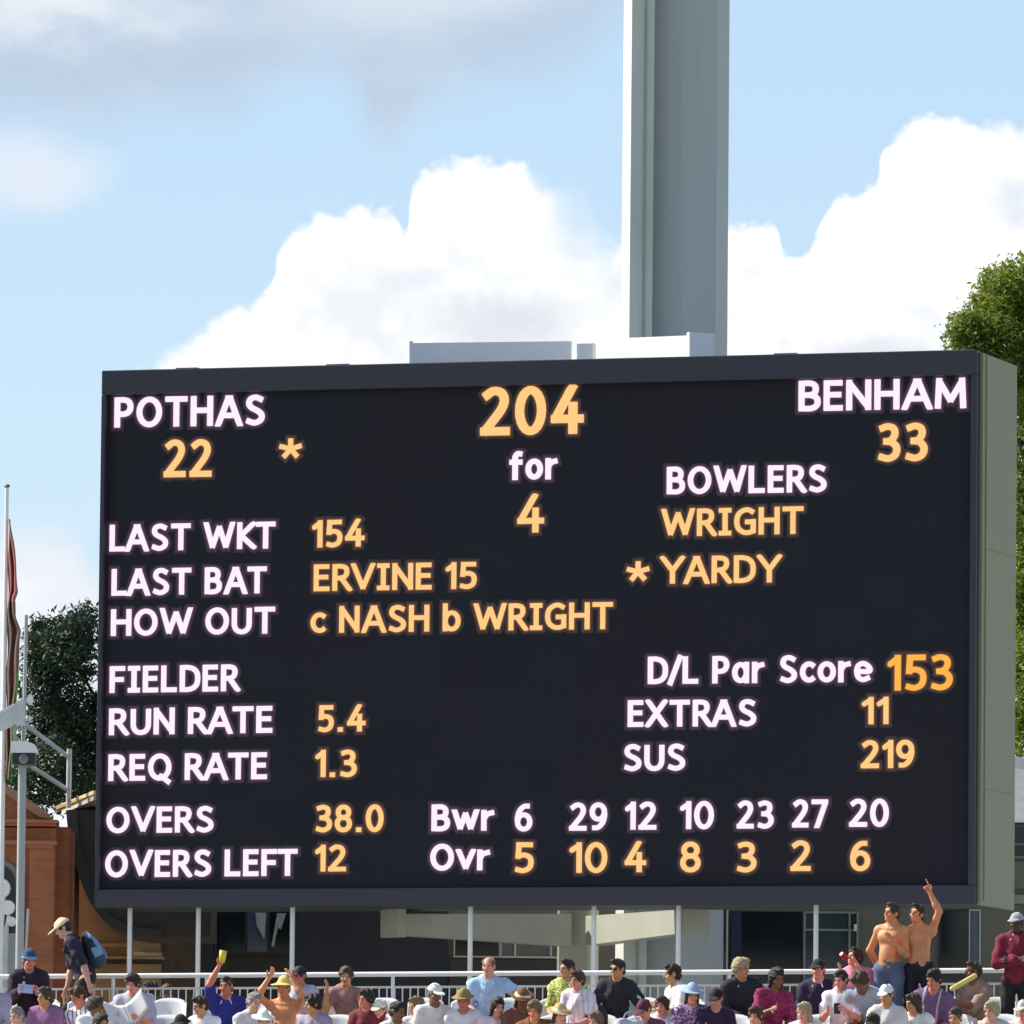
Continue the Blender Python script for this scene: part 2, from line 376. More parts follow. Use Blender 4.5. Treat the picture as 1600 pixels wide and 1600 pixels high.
G['w'] = (.66, [L((0, .72), (.16, 0)), L((.16, 0), (.33, .68)), L((.33, .68), (.5, 0)), L((.5, 0), (.66, .72))])
G['.'] = (.02, [L((0, 0), (.02, .0))])
G['/'] = (.32, [L((0, -.08), (.32, 1.08))])
G['*'] = (.7, [L((.35, .5), (.35+.40*math.sin(R(a)), .5+.42*math.cos(R(a)))) for a in (0, 72, 144, 216, 288)])

def ribbon(V, Fc, MI, pts, r, y0, h, mi, sq0=0.0, sq1=0.0, zlo=-9, zhi=9, thin=0.13):
    """a rounded low ridge along a 2-D line: x, z in the board plane, -y proud of it; sq: length of a square end, 0 = round end"""
    pts = [np.array(p, float) for p in pts]
    q = [pts[0]]
    for p in pts[1:]:
        if np.linalg.norm(p-q[-1]) > 1e-5: q.append(p)
    if len(q) < 2: q.append(q[0]+np.array([1e-4, 0]))
    n = len(q); tang = []
    for i in range(n):
        t = q[min(i+1, n-1)]-q[max(i-1, 0)]; tang.append(t/np.linalg.norm(t))
    def wd(t): return r*(1-thin*abs(t[0])**3)
    rows = []
    def end(p, t, sgn, sq):
        w = wd(t)
        if sq: c = 0.22*r; return [(p+sgn*t*sq, t, (w-c)/r), (p+sgn*t*(sq-c*.35), t, (w-c*.3)/r), (p+sgn*t*(sq-c), t, w/r)]
        return [(p+sgn*t*w*math.sin(R(a)), t, max(.02, math.cos(R(a)))*w/r) for a in (90, 60, 30)]
    rows += end(q[0], tang[0], -1, sq0)
    rows += [(p, t, wd(t)/r) for p, t in zip(q, tang)]
    rows += end(q[-1], tang[-1], 1, sq1)[::-1]
    b0 = len(V)
    for p, t, s_ in rows:
        nn = np.array([-t[1], t[0]])
        for off, hh in ((-1, 0), (-.86, .75), (0, 1), (.86, .75), (1, 0)):
            c = p+nn*off*r*s_; V.append((c[0], -y0-hh*h, min(zhi, max(zlo, c[1]))))
    for i in range(len(rows)-1):
        for j in range(4):
            a_ = b0+i*5+j; Fc.append((a_, a_+1, a_+6, a_+5)); MI.append(mi)

led_white = mat('led_white', (.03, .03, .03), .6, emit=lin(255, 238, 253), estr=1.0/EXPF)
led_orange = mat('led_orange', (.03, .03, .03), .6, emit=lin(253, 202, 126), estr=1.0/EXPF)
led_white_glow = mat('led_white_glow', (.03, .03, .03), .6, emit=lin(84, 36, 72), estr=1.0/EXPF)
led_white_halo = mat('led_white_halo', (.03, .03, .03), .6, emit=lin(30, 12, 26), estr=1.0/EXPF)
led_orange_glow = mat('led_orange_glow', (.03, .03, .03), .6, emit=lin(98, 44, 16), estr=1.0/EXPF)
led_orange_halo = mat('led_orange_halo', (.03, .03, .03), .6, emit=lin(34, 14, 5), estr=1.0/EXPF)
led_amber = mat('led_amber', (.03, .03, .03), .6, emit=lin(255, 178, 58), estr=1.0/EXPF)
SCR = 0.05                                           # the screen sits this far behind the frame
def write(s, x0, x1, yl, yr, hpx, m, stroke=None):
    a = on_board(x0, yl, SCR); b = on_board(x1, yr, SCR)
    ha = on_board(x0, yl-hpx, SCR); H = ha.z-a.z
    dx = b.x-a.x; dz = b.z-a.z
    st = (stroke or 0.212)*H; r = st/2
    hc = H-st                                         # height of the centre lines
    # camera bloom round each letter, painted as dim emissive underlays: inner and outer edge
    edge, rim = (led_white_glow, led_white_halo) if m is led_white else (led_orange_glow, led_orange_halo)
    pen = 0.0; fixed = 0.0; lay = []; prev = None; word = 0     # pen: sum of glyph widths, fixed: sum of gaps in metres
    for ch in s:
        if ch == ' ': fixed += 0.42*H; word += 1; prev = ' '; continue
        w_, strokes = G[ch]
        if lay:
            g = st+0.098*H
            if prev in ('A', 'V', 'W', 'Y', 'T', 'L', 'P', 'F', 'R', 'K') and ch in 'AVWYT': g -= 0.085*H
            if prev == '.' or ch == '.': g += 0.05*H
            if prev == '/' or ch == '/': g -= 0.10*H
            if prev in 'rfocev' and ch in 'rfocev': g -= 0.02*H
            fixed += g
        lay.append((pen, fixed, ch, word)); pen += w_; prev = ch
    sx = (dx-st-fixed)/pen if pen > 0.05 else hc
    for wd in range(word+1):
        V = []; Fc = []; MI = []
        for x, fx, ch, wi in lay:
            if wi != wd: continue
            low_ = ch in 'orvwcae'
            xh = (.72*hc+st) if ch in 'vw' else H
            zlo, zhi = (-.02*H, xh+.02*H)
            if ch in 'Q/fb': zlo, zhi = -.3*H, 1.3*H
            ends = [tuple(np.round(q, 3)) for k in G[ch][1] if k[0] == 'P' for i in range(1, len(k)-1) for q in (k[i], k[i+1])]
            for k in G[ch][1]:
                thin = .13
                def mp(p):
                    y = p[1]*hc+r
                    if k[0] == 'L' and not low_: y += (p[1]-.5)*2*r*thin
                    return (x*sx+fx+p[0]*sx+r, y)
                pp = [mp(p) for p in k[1:]]
                segs = [[pp[i], pp[i+1]] for i in range(len(pp)-1)] if k[0] == 'P' else [pp]
                raw = k[1:]
                closed = k[0] == 'L' and math.hypot(raw[0][0]-raw[-1][0], raw[0][1]-raw[-1][1]) < .02
                for i, sg in enumerate(segs):
                    sq = []
                    if k[0] == 'P':
                        d = np.array(sg[1])-np.array(sg[0]); d = d/max(1e-9, np.linalg.norm(d)); horiz = abs(d[1]) < .2; diag = .2 <= abs(d[1]) < .97
                        if horiz:
                            dy = r*thin; yy = raw[i][1]
                            off = dy if yy > .9 else (-dy if yy < .1 else 0)
                            sg = [(q[0], q[1]+off) for q in sg]
                        for q_ in (raw[i], raw[i+1]):
                            yy = q_[1]; joint = ends.count(tuple(np.round(q_, 3))) > 1
                            top_ = .72 if ch in 'vw' else 1.0
                            at_line = yy < .02 or abs(yy-top_) < .02
                            if ch == '.': sq.append(r*.95)
                            elif diag and joint: sq.append(r*.35 if ch != '1' else 0)
                            elif diag: sq.append(r*1.5 if at_line and ch not in '/*' else (r*.9 if ch in '/*' else 0))
                            else: sq.append(r*.98)
                    else: sq = [0, 0] if closed or ch in 'BDPR' else [r*.55, r*.55]
                    if ch in 'r' and k[0] == 'L': sq = [0, r*.6]
                    ribbon(V, Fc, MI, sg, r, 0.004, .004, 0, sq[0], sq[1], zlo, zhi, thin)
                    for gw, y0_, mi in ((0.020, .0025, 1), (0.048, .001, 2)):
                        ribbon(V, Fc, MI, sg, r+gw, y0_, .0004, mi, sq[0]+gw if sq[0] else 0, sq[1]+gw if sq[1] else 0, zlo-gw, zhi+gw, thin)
        V = [(a.x+v[0], SCR+v[1], a.z+v[2]+dz*(v[0]/dx if dx else 0)) for v in V]
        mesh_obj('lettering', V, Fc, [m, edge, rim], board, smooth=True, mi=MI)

def build_board():
    W2 = BW/2
    def xz(px, py): p = on_board(px, py, 0); return p.x, p.z
    zt = xz(700, 608-3)[1]; zb = xz(760, 1387)[1]; xl = xz(163, 900)[0]; xr = xz(1516, 1000)[0]
    m = MB(); m.box((0, BT/2+0.09, BH/2), (BW-0.02, BT-0.16, BH-0.04), 0.02); m.build('cabinet', mat('cabinet_paint', lin(70, 72, 78), .6), board)
    m = MB(); m.box((0, 0.035, (BH+zt)/2), (BW, 0.17, BH-zt), 0.012)
    m.box((0, 0.035, zb/2), (BW, 0.17, zb), 0.012)
    m.box(((xl-W2)/2, 0.035, (zt+zb)/2), (xl+W2, 0.165, zt-zb-.004), 0.008); m.box(((xr+W2)/2, 0.035, (zt+zb)/2), (W2-xr, 0.165, zt-zb-.004), 0.008)
    m.build('frame', dark_frame, board)
    # screen with the faint grid of its modules
    sm = bpy.data.materials.new('led_screen'); sm.use_nodes = True; t = NT(sm.node_tree); b = t.n['Principled BSDF']
    tc = t.new('ShaderNodeTexCoord'); sx = t.new('ShaderNodeSeparateXYZ'); t.l.new(tc.outputs['Object'], sx.inputs[0])
    br = t.new('ShaderNodeTexBrick'); br.offset = 0; t.l.new(t.comb(sx.outputs[0], sx.outputs[2], 0.0), br.inputs['Vector'])
    br.inputs['Scale'].default_value = 1; br.inputs['Brick Width'].default_value = 0.64; br.inputs['Row Height'].default_value = 0.48
    br.inputs['Mortar Size'].default_value = 0.004; br.inputs['Mortar Smooth'].default_value = 0.6
    c0 = lin(41, 42, 49)
    br.inputs['Color1'].default_value = (*[c*0.94 for c in c0], 1); br.inputs['Color2'].default_value = (*[c*1.08 for c in c0], 1); br.inputs['Mortar'].default_value = (*[c*0.8 for c in c0], 1)
    n = t.noise(tc.outputs['Object'], 0.35, 3)
    t.l.new(t.mix(t.sstep(n, 0.35, 0.65), br.outputs[0], lin(45, 42, 49)), b.inputs['Base Color'])
    b.inputs['Roughness'].default_value = 0.75; b.inputs['Specular IOR Level'].default_value = 0.15
    m = MB(); m.box(((xl+xr)/2, SCR+0.03, (zt+zb)/2), (xr-xl+0.02, 0.06, zt-zb+0.02)); m.build('screen', sm, board)
    # pale end panel on the side turned to the camera
    m = MB(); m.box((W2+0.02, BT/2+0.06, BH/2-0.02), (0.05, BT-0.08, BH-0.02), 0.01)
    m.box((W2+0.05, 0.26, BH/2), (0.02, 0.03, BH-0.1))
    for zz in (1.5, 4.6): m.box((W2+0.048, BT/2, zz), (0.012, BT-0.1, 0.012))
    m.build('end_panel', side_paint, board)
    # lifting lugs along the top edge
    for px in (290, 525, 1225):
        q = on_board(px, 560, 0.1)
        m = MB(); m.box((q.x, 0.2, BH+0.012), (0.32, 0.12, 0.045), 0.012); m.build('lifting_lug', dark_frame, board)
    T = [('POTHAS', 178.4, 414, 668.4, 664.4, 47.5, led_white, None), ('22', 255.5, 331, 746, 745, 59, led_orange, .19),
         ('204', 750, 912.5, 681, 678, 76, led_orange, .20), ('for', 795.6, 873, 750.6, 749, 43, led_white, .225), ('4', 808, 850.5, 833, 832, 60, led_orange, .18),
         ('BENHAM', 1247.5, 1510, 643, 638, 48, led_white, None), ('33', 1370, 1449.5, 721.6, 720, 60, led_orange, .2),
         ('BOWLERS', 1041.6, 1292, 772.5, 769, 43, led_white, None), ('WRIGHT', 1034, 1255.6, 839, 834, 43, led_orange, .2), ('YARDY', 1033, 1220, 912.5, 910, 43, led_orange, .2),
         ('*', 980, 1014, 913, 912, 38, led_orange, .23), ('*', 437, 471, 721, 720, 38, led_orange, .23),
         ('LAST WKT', 171, 430.6, 862, 857, 42, led_white, None), ('154', 487, 570, 856, 854, 43, led_orange, .2),
         ('LAST BAT', 174, 417, 931, 927, 42, led_white, None), ('ERVINE 15', 490, 745, 924, 920, 42, led_orange, .2),
         ('HOW OUT', 173, 430, 994, 990, 42, led_white, None), ('c NASH b WRIGHT', 485, 958, 989.5, 983, 42, led_orange, .2),
         ('FIELDER', 171, 374, 1083, 1080, 42, led_white, None), ('RUN RATE', 170, 426, 1149, 1145, 42, led_white, None), ('5.4', 496, 571.5, 1144, 1143, 42, led_orange, .2),
         ('REQ RATE', 169, 417.5, 1220.6, 1217.5, 42, led_white, None), ('1.3', 492, 557.5, 1214.5, 1214, 43, led_orange, .2),
         ('OVERS', 166, 334, 1302, 1300.5, 41, led_white, None), ('38.0', 492, 599.5, 1300.5, 1300, 43, led_orange, .2),
         ('OVERS LEFT', 164, 465, 1371, 1368.5, 42, led_white, None), ('12', 491.6, 541, 1362, 1361.5, 42, led_orange, .2),
         ('Bwr', 674, 774, 1299, 1298, 42, led_white, .22), ('Ovr', 672, 767.5, 1360.6, 1360, 42, led_white, .22),
         ('D/L Par Score', 1012, 1362.5, 1069, 1066, 43, led_white, .21), ('153', 1386, 1488.5, 1079.5, 1078, 56, led_amber, .185),
         ('EXTRAS', 980.6, 1182, 1136, 1134.7, 42, led_white, None), ('11', 1346, 1388.5, 1132, 1131.5, 43, led_orange, .2),
         ('SUS', 974, 1071, 1205, 1204, 42, led_white, None), ('219', 1345, 1429, 1200.5, 1200, 44, led_orange, .2)]
    for s, x0, x1, b in (('6', 804, 832, 1299), ('29', 889, 949, 1298), ('12', 976, 1026, 1296.5), ('10', 1062, 1115.6, 1295.6), ('23', 1151, 1209, 1294.7), ('27', 1237.5, 1294, 1293), ('20', 1326.6, 1389, 1292)):
        T.append((s, x0, x1, b, b, 44, led_white, .2))
    for s, x0, x1, b in (('5', 803, 834, 1364), ('10', 889, 949, 1364), ('4', 976, 1010, 1363), ('8', 1062.5, 1095, 1363), ('3', 1150, 1182, 1363), ('2', 1235, 1267, 1361), ('6', 1328, 1360, 1361)):
        T.append((s, x0, x1, b, b, 48, led_orange, .19))
    for a in T: write(*a)
    # white posts under the lower edge
    for px in (203, 310, 457, 735, 928, 1060, 1275):
        q = on_board(px, 1440, 0.22)
        m = MB(); m.tube((q.x, 0.22, FLOOR-BO.z), (q.x, 0.22, 0.03), 0.033, n=12); m.box((q.x, 0.22, FLOOR-BO.z+0.02), (0.16, 0.16, 0.03)); m.build('support_post', white_paint, board, smooth=True)
    # column behind with its two raking arms, low and again above the top edge
    def at(px, py, Yd):                                # local point
        return BMI @ P(px, py, Yd)
    cy = 124.0
    c = at(903, 1470, cy)
    m = MB(); m.box((c.x, c.y, (FLOOR-BO.z+0.6)/2), (0.46, 0.46, -(FLOOR-BO.z)+0.6), 0.04)
    m.build('support_column', beam_grey, board)
    def arm(pa, pb, top, bot, name='support_arm', thick=0.28, plate=0.14, mt=None):
        mt = mt or beam_grey
        # pa, pb: (px, py_top, py_bottom, Y)
        A0 = P(pa[0], pa[1], pa[3]); A1 = P(pa[0], pa[2], pa[3]); B0 = P(pb[0], pb[1], pb[3]); B1 = P(pb[0], pb[2], pb[3])
        d = (B0-A0); d.z = 0; d.normalize(); n = Vector((-d.y, d.x, 0))
        if n.y < 0: n = -n
        m = MB(); m.prism([BMI @ v for v in (A0, B0, B1, A1)], BMI.to_3x3() @ (n*thick))
        e = MB()
        up = Vector((0, 0, 1)); c0 = A0+up*top; c1 = A1-up*bot
        for v in (c0, c1): pass
        s = d*plate
        e.prism([BMI @ v for v in (c0-n*0.05, c0-s-n*0.05, c1-s-n*0.05, c1-n*0.05)], BMI.to_3x3() @ (n*(thick+0.1)))
        o = m.build(name, mt, board); e.build('end_plate', mt, o)
    arm((631, 1428, 1461, 121.9), (893, 1428, 1478, 123.6), .07, .03)
    arm((1066, 1421, 1458, 121.0), (915, 1431, 1477, 123.6), .02, .03)
    top_lit_paint = mat('top_arm_lit_paint', lin(226, 229, 234), .45, .04, 2)  # lighter copy of the beam paint, sunlight on the upper arms in its colour
    c = at(918, 540, cy)
    m = MB(); m.box((c.x, c.y, BH+0.2), (0.24, 0.24, 0.9), 0.01); m.build('top_post', top_lit_paint, board)
    arm((642, 536, 600, 122.1), (893, 533, 600, 123.7), .02, 0, 'top_arm', plate=.06, mt=top_lit_paint)
    arm((1078, 524, 600, 121.2), (931, 530, 600, 123.6), .035, 0, 'top_arm', plate=.08, mt=top_lit_paint)
build_board()

# ------------------------------------------------------------------ floodlight mast
def build_mast():
    Ym = 125.0
    top = P(1060, -400, Ym); a = P(1061, 300, Ym); b = P(1041, 2000, Ym)
    base = Vector((a.x, Ym, 0))
    t = thing('floodlight_mast', 'tall pale grey faceted floodlight mast rising behind the scoreboard', 'mast', base)
    n = 8; V = []; Fc = []
    Rr = 78*px2m(Ym)
    for k, (z, s) in enumerate(((0, 1.03), (top.z, 0.985))):
        for i in range(n):
            an = R(i*45 + 3-90)
            V.append((Rr*s*math.cos(an), Rr*s*math.sin(an), z))
    for i in range(n): Fc.append((i, (i+1) % n, n+(i+1) % n, n+i))
    Fc += [tuple(range(n))[::-1], tuple(range(n, 2*n))]
    mesh_obj('shaft', V, Fc, pole_grey, t)
    # cable trunking on the left front facets
    u = px2m(Ym); tr = mat('trunking_paint', lin(205, 210, 200), .45, .05, 1)
    fl = -Rr*0.74
    m = MB()
    ang = R(-19.5); q = Matrix.Rotation(ang, 3, 'Z')
    m.box((-60*u, fl-0.06, top.z/2), (36*u, 0.5, top.z), 0.01, None)
    m.build('cable_trunking', tr, t)
    m = MB(); m.box((-60*u+4*u, fl-0.06-0.262, top.z/2), (0.03, 0.03, top.z), 0.005); m.build('cable', mat('cable_grey', lin(160, 165, 155), .5), t)
    m = MB(); m.prism([(-90*u, fl+.10, 0), (-77*u, fl-.06, 0), (-77*u, fl+.10, 0)], (0, 0, top.z)); m.build('sun_catching_strip', white_paint, t)  # white wedge added and angled to catch the sun as a bright left sliver
build_mast()

# ------------------------------------------------------------------ buildings behind
shade_wall = mat('olive_wall', lin(118, 114, 98), .8, .08, 1.2, bump=.15)
dark_glass = mat('dark_glass', (0.012, 0.016, 0.022), .12, .1, 1, spec=.4)
green_glass = mat('green_glass', (0.05, 0.075, 0.075), .15, .25, 1.2, spec=.6)
blue_glass = mat('blue_glass', (0.06, 0.085, 0.13), .15, .2, 1.5, spec=.6)
win_white = mat('window_frame_paint', (0.55, 0.56, 0.54), .45, .05, 3)
brown_wood = mat('brown_wood', (0.075, 0.05, 0.035), .6, .25, 3, stretch=(6, 6, .5))
tan_panel = mat('tan_board', (0.26, 0.20, 0.12), .7, .25, 2.2, var2=.3)
navy_panel = mat('navy_panel', (0.022, 0.026, 0.036), .5, .15, 1)
def build_concourse_building():
    Y = 128.0
    c, d = rect(205, 1180, 1720, 1430, Y, 9)
    b = thing('concourse_building', 'low olive concourse building under the scoreboard with glazed doors and dark windows', 'building', (c[0], Y, FLOOR))
    bi = Matrix.Translation((-c[0], -Y, -FLOOR))
    def local(o): o.matrix_basis = bi; return o
    eave = P(1600, 1287, Y).z
    x0, x1 = c[0]-d[0]/2, c[0]+d[0]/2
    m = MB(); m.box(((x0+x1)/2, Y+4.5, (FLOOR+eave)/2), (x1-x0, 9, eave-FLOOR)); local(m.build('wall', shade_wall, b))
    # pitched roof with a white verge
    zr = P(1600, 1196, Y+1).z
    m = MB(); m.prism([(x0, Y-0.35, eave), (x0, Y+1.0, zr), (x0, Y+8, zr), (x0, Y+9.3, eave)], (x1-x0+.4, 0, 0))
    local(m.build('roof', mat('roof_slate', lin(150, 150, 152), .8, .15, 3, bump=.2, var2=.25), b))
    m = MB(); A = P(1560, 1174, Y-.4); B = P(1680, 1205, Y-.4); A2 = P(1560, 1192, Y-.4); B2 = P(1680, 1224, Y-.4)
    m.prism([A, B, B2, A2], (0, 0.12, 0)); local(m.build('verge_board', white_paint, b))
    def panel(name, px0, py0, px1, py1, mt, proud=0.03, parent=None, t=0.06):
        c, d = rect(px0, py0, px1, py1, Y-proud, t)
        m = MB(); m.box(c, d, 0.006); o = m.build(name, mt, parent or b)
        if parent is None: o.matrix_basis = bi
        return o
    def window(px0, py0, px1, py1, mt, fr=win_white, bars=(), hbars=(), w=3.0, proud=.04):
        f = MB()
        for r in ((px0, py0, px0+w, py1), (px1-w, py0, px1, py1), (px0+w, py0, px1-w, py0+w), (px0+w, py1-w, px1-w, py1)):
            f.box(*rect(*r, Y-proud-.03, .1))
        for q in bars: f.box(*rect(q-w/2, py0+w, q+w/2, py1-w, Y-proud-.025, .08))
        for q in hbars: f.box(*rect(px0+w, q-w/2, px1-w, q+w/2, Y-proud-.02, .07))
        o = f.build('window', fr, b); o.matrix_basis = bi
        panel('pane', px0+w*.6, py0+w*.6, px1-w*.6, py1-w*.6, mt, proud, o, .03); return o
    BOT = 1640
    panel('tan_panel', 205, 1436, 252, 1489, tan_panel)
    panel('ledge', 150, 1488, 253, 1493, mat('ledge_stone', (.42, .35, .24), .7), .1)
    panel('tan_panel', 205, 1506, 252, 1545, mat('ochre_board', (.33, .23, .11), .7, .15, 2), .035)
    dd = panel('door', 255, 1400, 309, BOT, brown_wood, .03); panel('handle', 277, 1436, 280, 1447, mat('brass', lin(190, 180, 110), .35, metal=.6), .06, dd, .04)
    panel('pier', 311, 1400, 334, BOT, navy_panel, .05)
    window(336, 1400, 455, 1490, dark_glass, navy_panel, bars=(384, 420), w=3)
    panel('blue_blind', 386, 1424, 418, 1488, blue_glass, .06, None, .02)
    m = MB(); m.prism([P(399, 1426, Y-.1), P(416, 1426, Y-.1), P(413, 1468, Y-.1), P(401, 1446, Y-.1)], (0, .02, 0)); local(m.build('white_banner', mat('banner_grey', (.36, .39, .40), .6), b))
    m = MB(); m.prism([P(433, 1427, Y-.1), P(447, 1427, Y-.1), P(439, 1452, Y-.1), P(434, 1450, Y-.1), P(428, 1480, Y-.1), P(424, 1478, Y-.1)], (0, .02, 0)); local(m.build('white_banner', mat('banner_grey', (.36, .39, .40), .6), b))
    panel('lower_panel', 336, 1492, 455, BOT, mat('dark_brown_panel', (.035, .03, .022), .6), .03)
    panel('shutter', 460, 1400, 700, BOT, navy_panel, .03)
    window(709, 1440, 782, 1496, dark_glass, win_white, w=2.2)
    panel('counter_front', 702, 1499, 874, BOT, mat('dark_counter', (.05, .045, .04), .6), .06)
    window(781, 1440, 874, 1497, mat('grey_blind', lin(105, 108, 98), .6, .1, 2), win_white, bars=(805, 861), w=3)
    window(1114, 1418, 1137, BOT, green_glass, win_white, w=2.5)
    dw = panel('doorway', 1140, 1424, 1252, BOT, dark_glass, .03)
    panel('curtain', 1141, 1424, 1158, BOT, mat('navy_curtain', (.02, .028, .06), .8), .05)
    window(1255, 1424, 1341, BOT, green_glass, mat('grey_green_frame', lin(140, 148, 140), .5), bars=(1327,), hbars=(1453,), w=3.2)
    lampo = panel('wall_lamp', 1334.5, 1444, 1339, 1455, mat('lamp_opal', (.8, .8, .76), .3), .2, None, .12)
    window(1468, 1421, 1517, BOT, dark_glass, navy_panel, w=2)
    window(1513.5, 1421, 1532, BOT, blue_glass, win_white, w=2.2, proud=.07)
    # the strip to the side of the board
    window(1480, 1288, 1700, 1341, dark_glass, mat('grey_frame', lin(120, 124, 132), .5), bars=(1640,), hbars=(1319,), w=3.5)
    panel('green_panel', 1480, 1346, 1700, 1389, mat('green_panel', lin(110, 118, 98), .6), .03)
    panel('band', 1480, 1398, 1700, 1412, mat('pale_band', lin(150, 152, 140), .6), .08)
build_concourse_building()

def build_pavilion():
    Y = 122.0
    brick = brick_mat('terracotta_brick', lin(176, 106, 70), lin(160, 93, 61), lin(168, 112, 80))
    terra = mat('terracotta', lin(170, 104, 70), .75, .12, 3, bump=.2)
    o0 = P(-60, 1500, Y)
    b = thing('brick_pavilion', 'terracotta brick pavilion end with gable, cornice and arched window', 'building', (o0.x, Y, FLOOR))
    bi = Matrix.Translation((-o0.x, -Y, -FLOOR))
    def fin(m, name, mt, parent=None):
        o = m.build(name, mt, parent or b)
        if parent is None: o.matrix_basis = bi
        return o
    m = MB(); c, d = rect(-260, 1292, 84, 1700, Y, 4); m.box(c, d); fin(m, 'wall', brick)
    m = MB(); c, d = rect(84, 1292, 106, 1700, Y+.5, 3); m.box(c, d); fin(m, 'return_wall', brick)
    # gable
    a = [P(-259, 1288, Y), P(84, 1288, Y), P(70, 1277, Y), P(-95, 1166, Y), P(-259, 1277, Y)]
    m = MB(); m.prism(a, (0, 3.5, 0)); fin(m, 'gable', terra)
    m = MB()
    m.prism([P(84, 1281, Y-.15), P(70, 1266, Y-.15), P(-95, 1155, Y-.15), P(-95, 1170, Y-.15), P(62, 1277, Y-.15)], (0, 3.8, 0))
    m.prism([P(-274, 1281, Y-.15), P(-95, 1170, Y-.15), P(-95, 1155, Y-.15), P(-260, 1266, Y-.15)], (0, 3.8, 0)); fin(m, 'gable_coping', mat('brown_coping', lin(150, 112, 84), .7, .15, 2))
    m = MB()
    for y0, y1, pr in ((1279, 1284, .22), (1284, 1289, .14), (1312, 1318, .16)): m.box(*rect(-270, y0, 90-(.22-pr)*30, y1, Y-pr, pr+.3))
    fin(m, 'cornice', terra)
    m = MB(); m.box(*rect(43, 1322, 83, 1700, Y-.1, .2), 0.01); m.box(*rect(41, 1318.5, 85, 1326, Y-.14, .2), .01); fin(m, 'pilaster', brick)
    # arched window with white tracery
    def archpts(cx, ytop, w, ybot, Yd, n=14):
        r = w; p = [P(cx-w, ybot, Yd), P(cx+w, ybot, Yd)]
        for i in range(n+1):
            an = math.pi*i/n; p.append(P(cx+r*math.cos(an), ytop+r-r*math.sin(an), Yd))
        return p
    cx = -6
    m = MB(); m.prism(archpts(cx, 1342, 38, 1640, Y-.08), (0, .06, 0)); fin(m, 'arch_surround', mat('grey_stone', lin(125, 122, 116), .7, .1, 2))
    m = MB(); m.prism(archpts(cx, 1350, 30, 1540, Y-.1), (0, .05, 0)); g = fin(m, 'window', dark_glass)
    m = MB()
    for (x, y, r) in ((0, 1388, 17), (-26, 1396, 9), (12, 1418, 12), (-20, 1420, 11), (18, 1440, 8), (-4, 1446, 10)):
        cc = P(x, y, Y-.16); rr = r*px2m(Y); bmesh.ops.create_cone(m.bm, cap_ends=True, segments=16, radius1=rr, radius2=rr*.92, depth=.06, matrix=Matrix.Translation(cc) @ Matrix.Rotation(R(90), 4, 'X'))
    for p0, p1 in (((-10, 1400), (-4, 1470)), ((6, 1400), (2, 1470)), ((14, 1430), (4, 1475)), ((-30, 1425), (-20, 1480))): m.tube(P(*p0, Y-.14), P(*p1, Y-.14), .025)
    o = m.build('tracery', white_paint, g)
    m = MB(); m.box(*rect(-44, 1458, 27, 1640, Y-.16, .1)); fin(m, 'grey_panel', mat('pale_grey_panel', lin(160, 168, 156), .5, .05, 2))
    m = MB(); m.tube(P(10, 1448, Y-.25), P(7, 1620, Y-.25), .035); m.tube(P(44, 1420, Y-.25), P(40, 1500, Y-.25), .02); fin(m, 'downpipe', mat('pipe_grey', lin(190, 192, 184), .5))
build_pavilion()

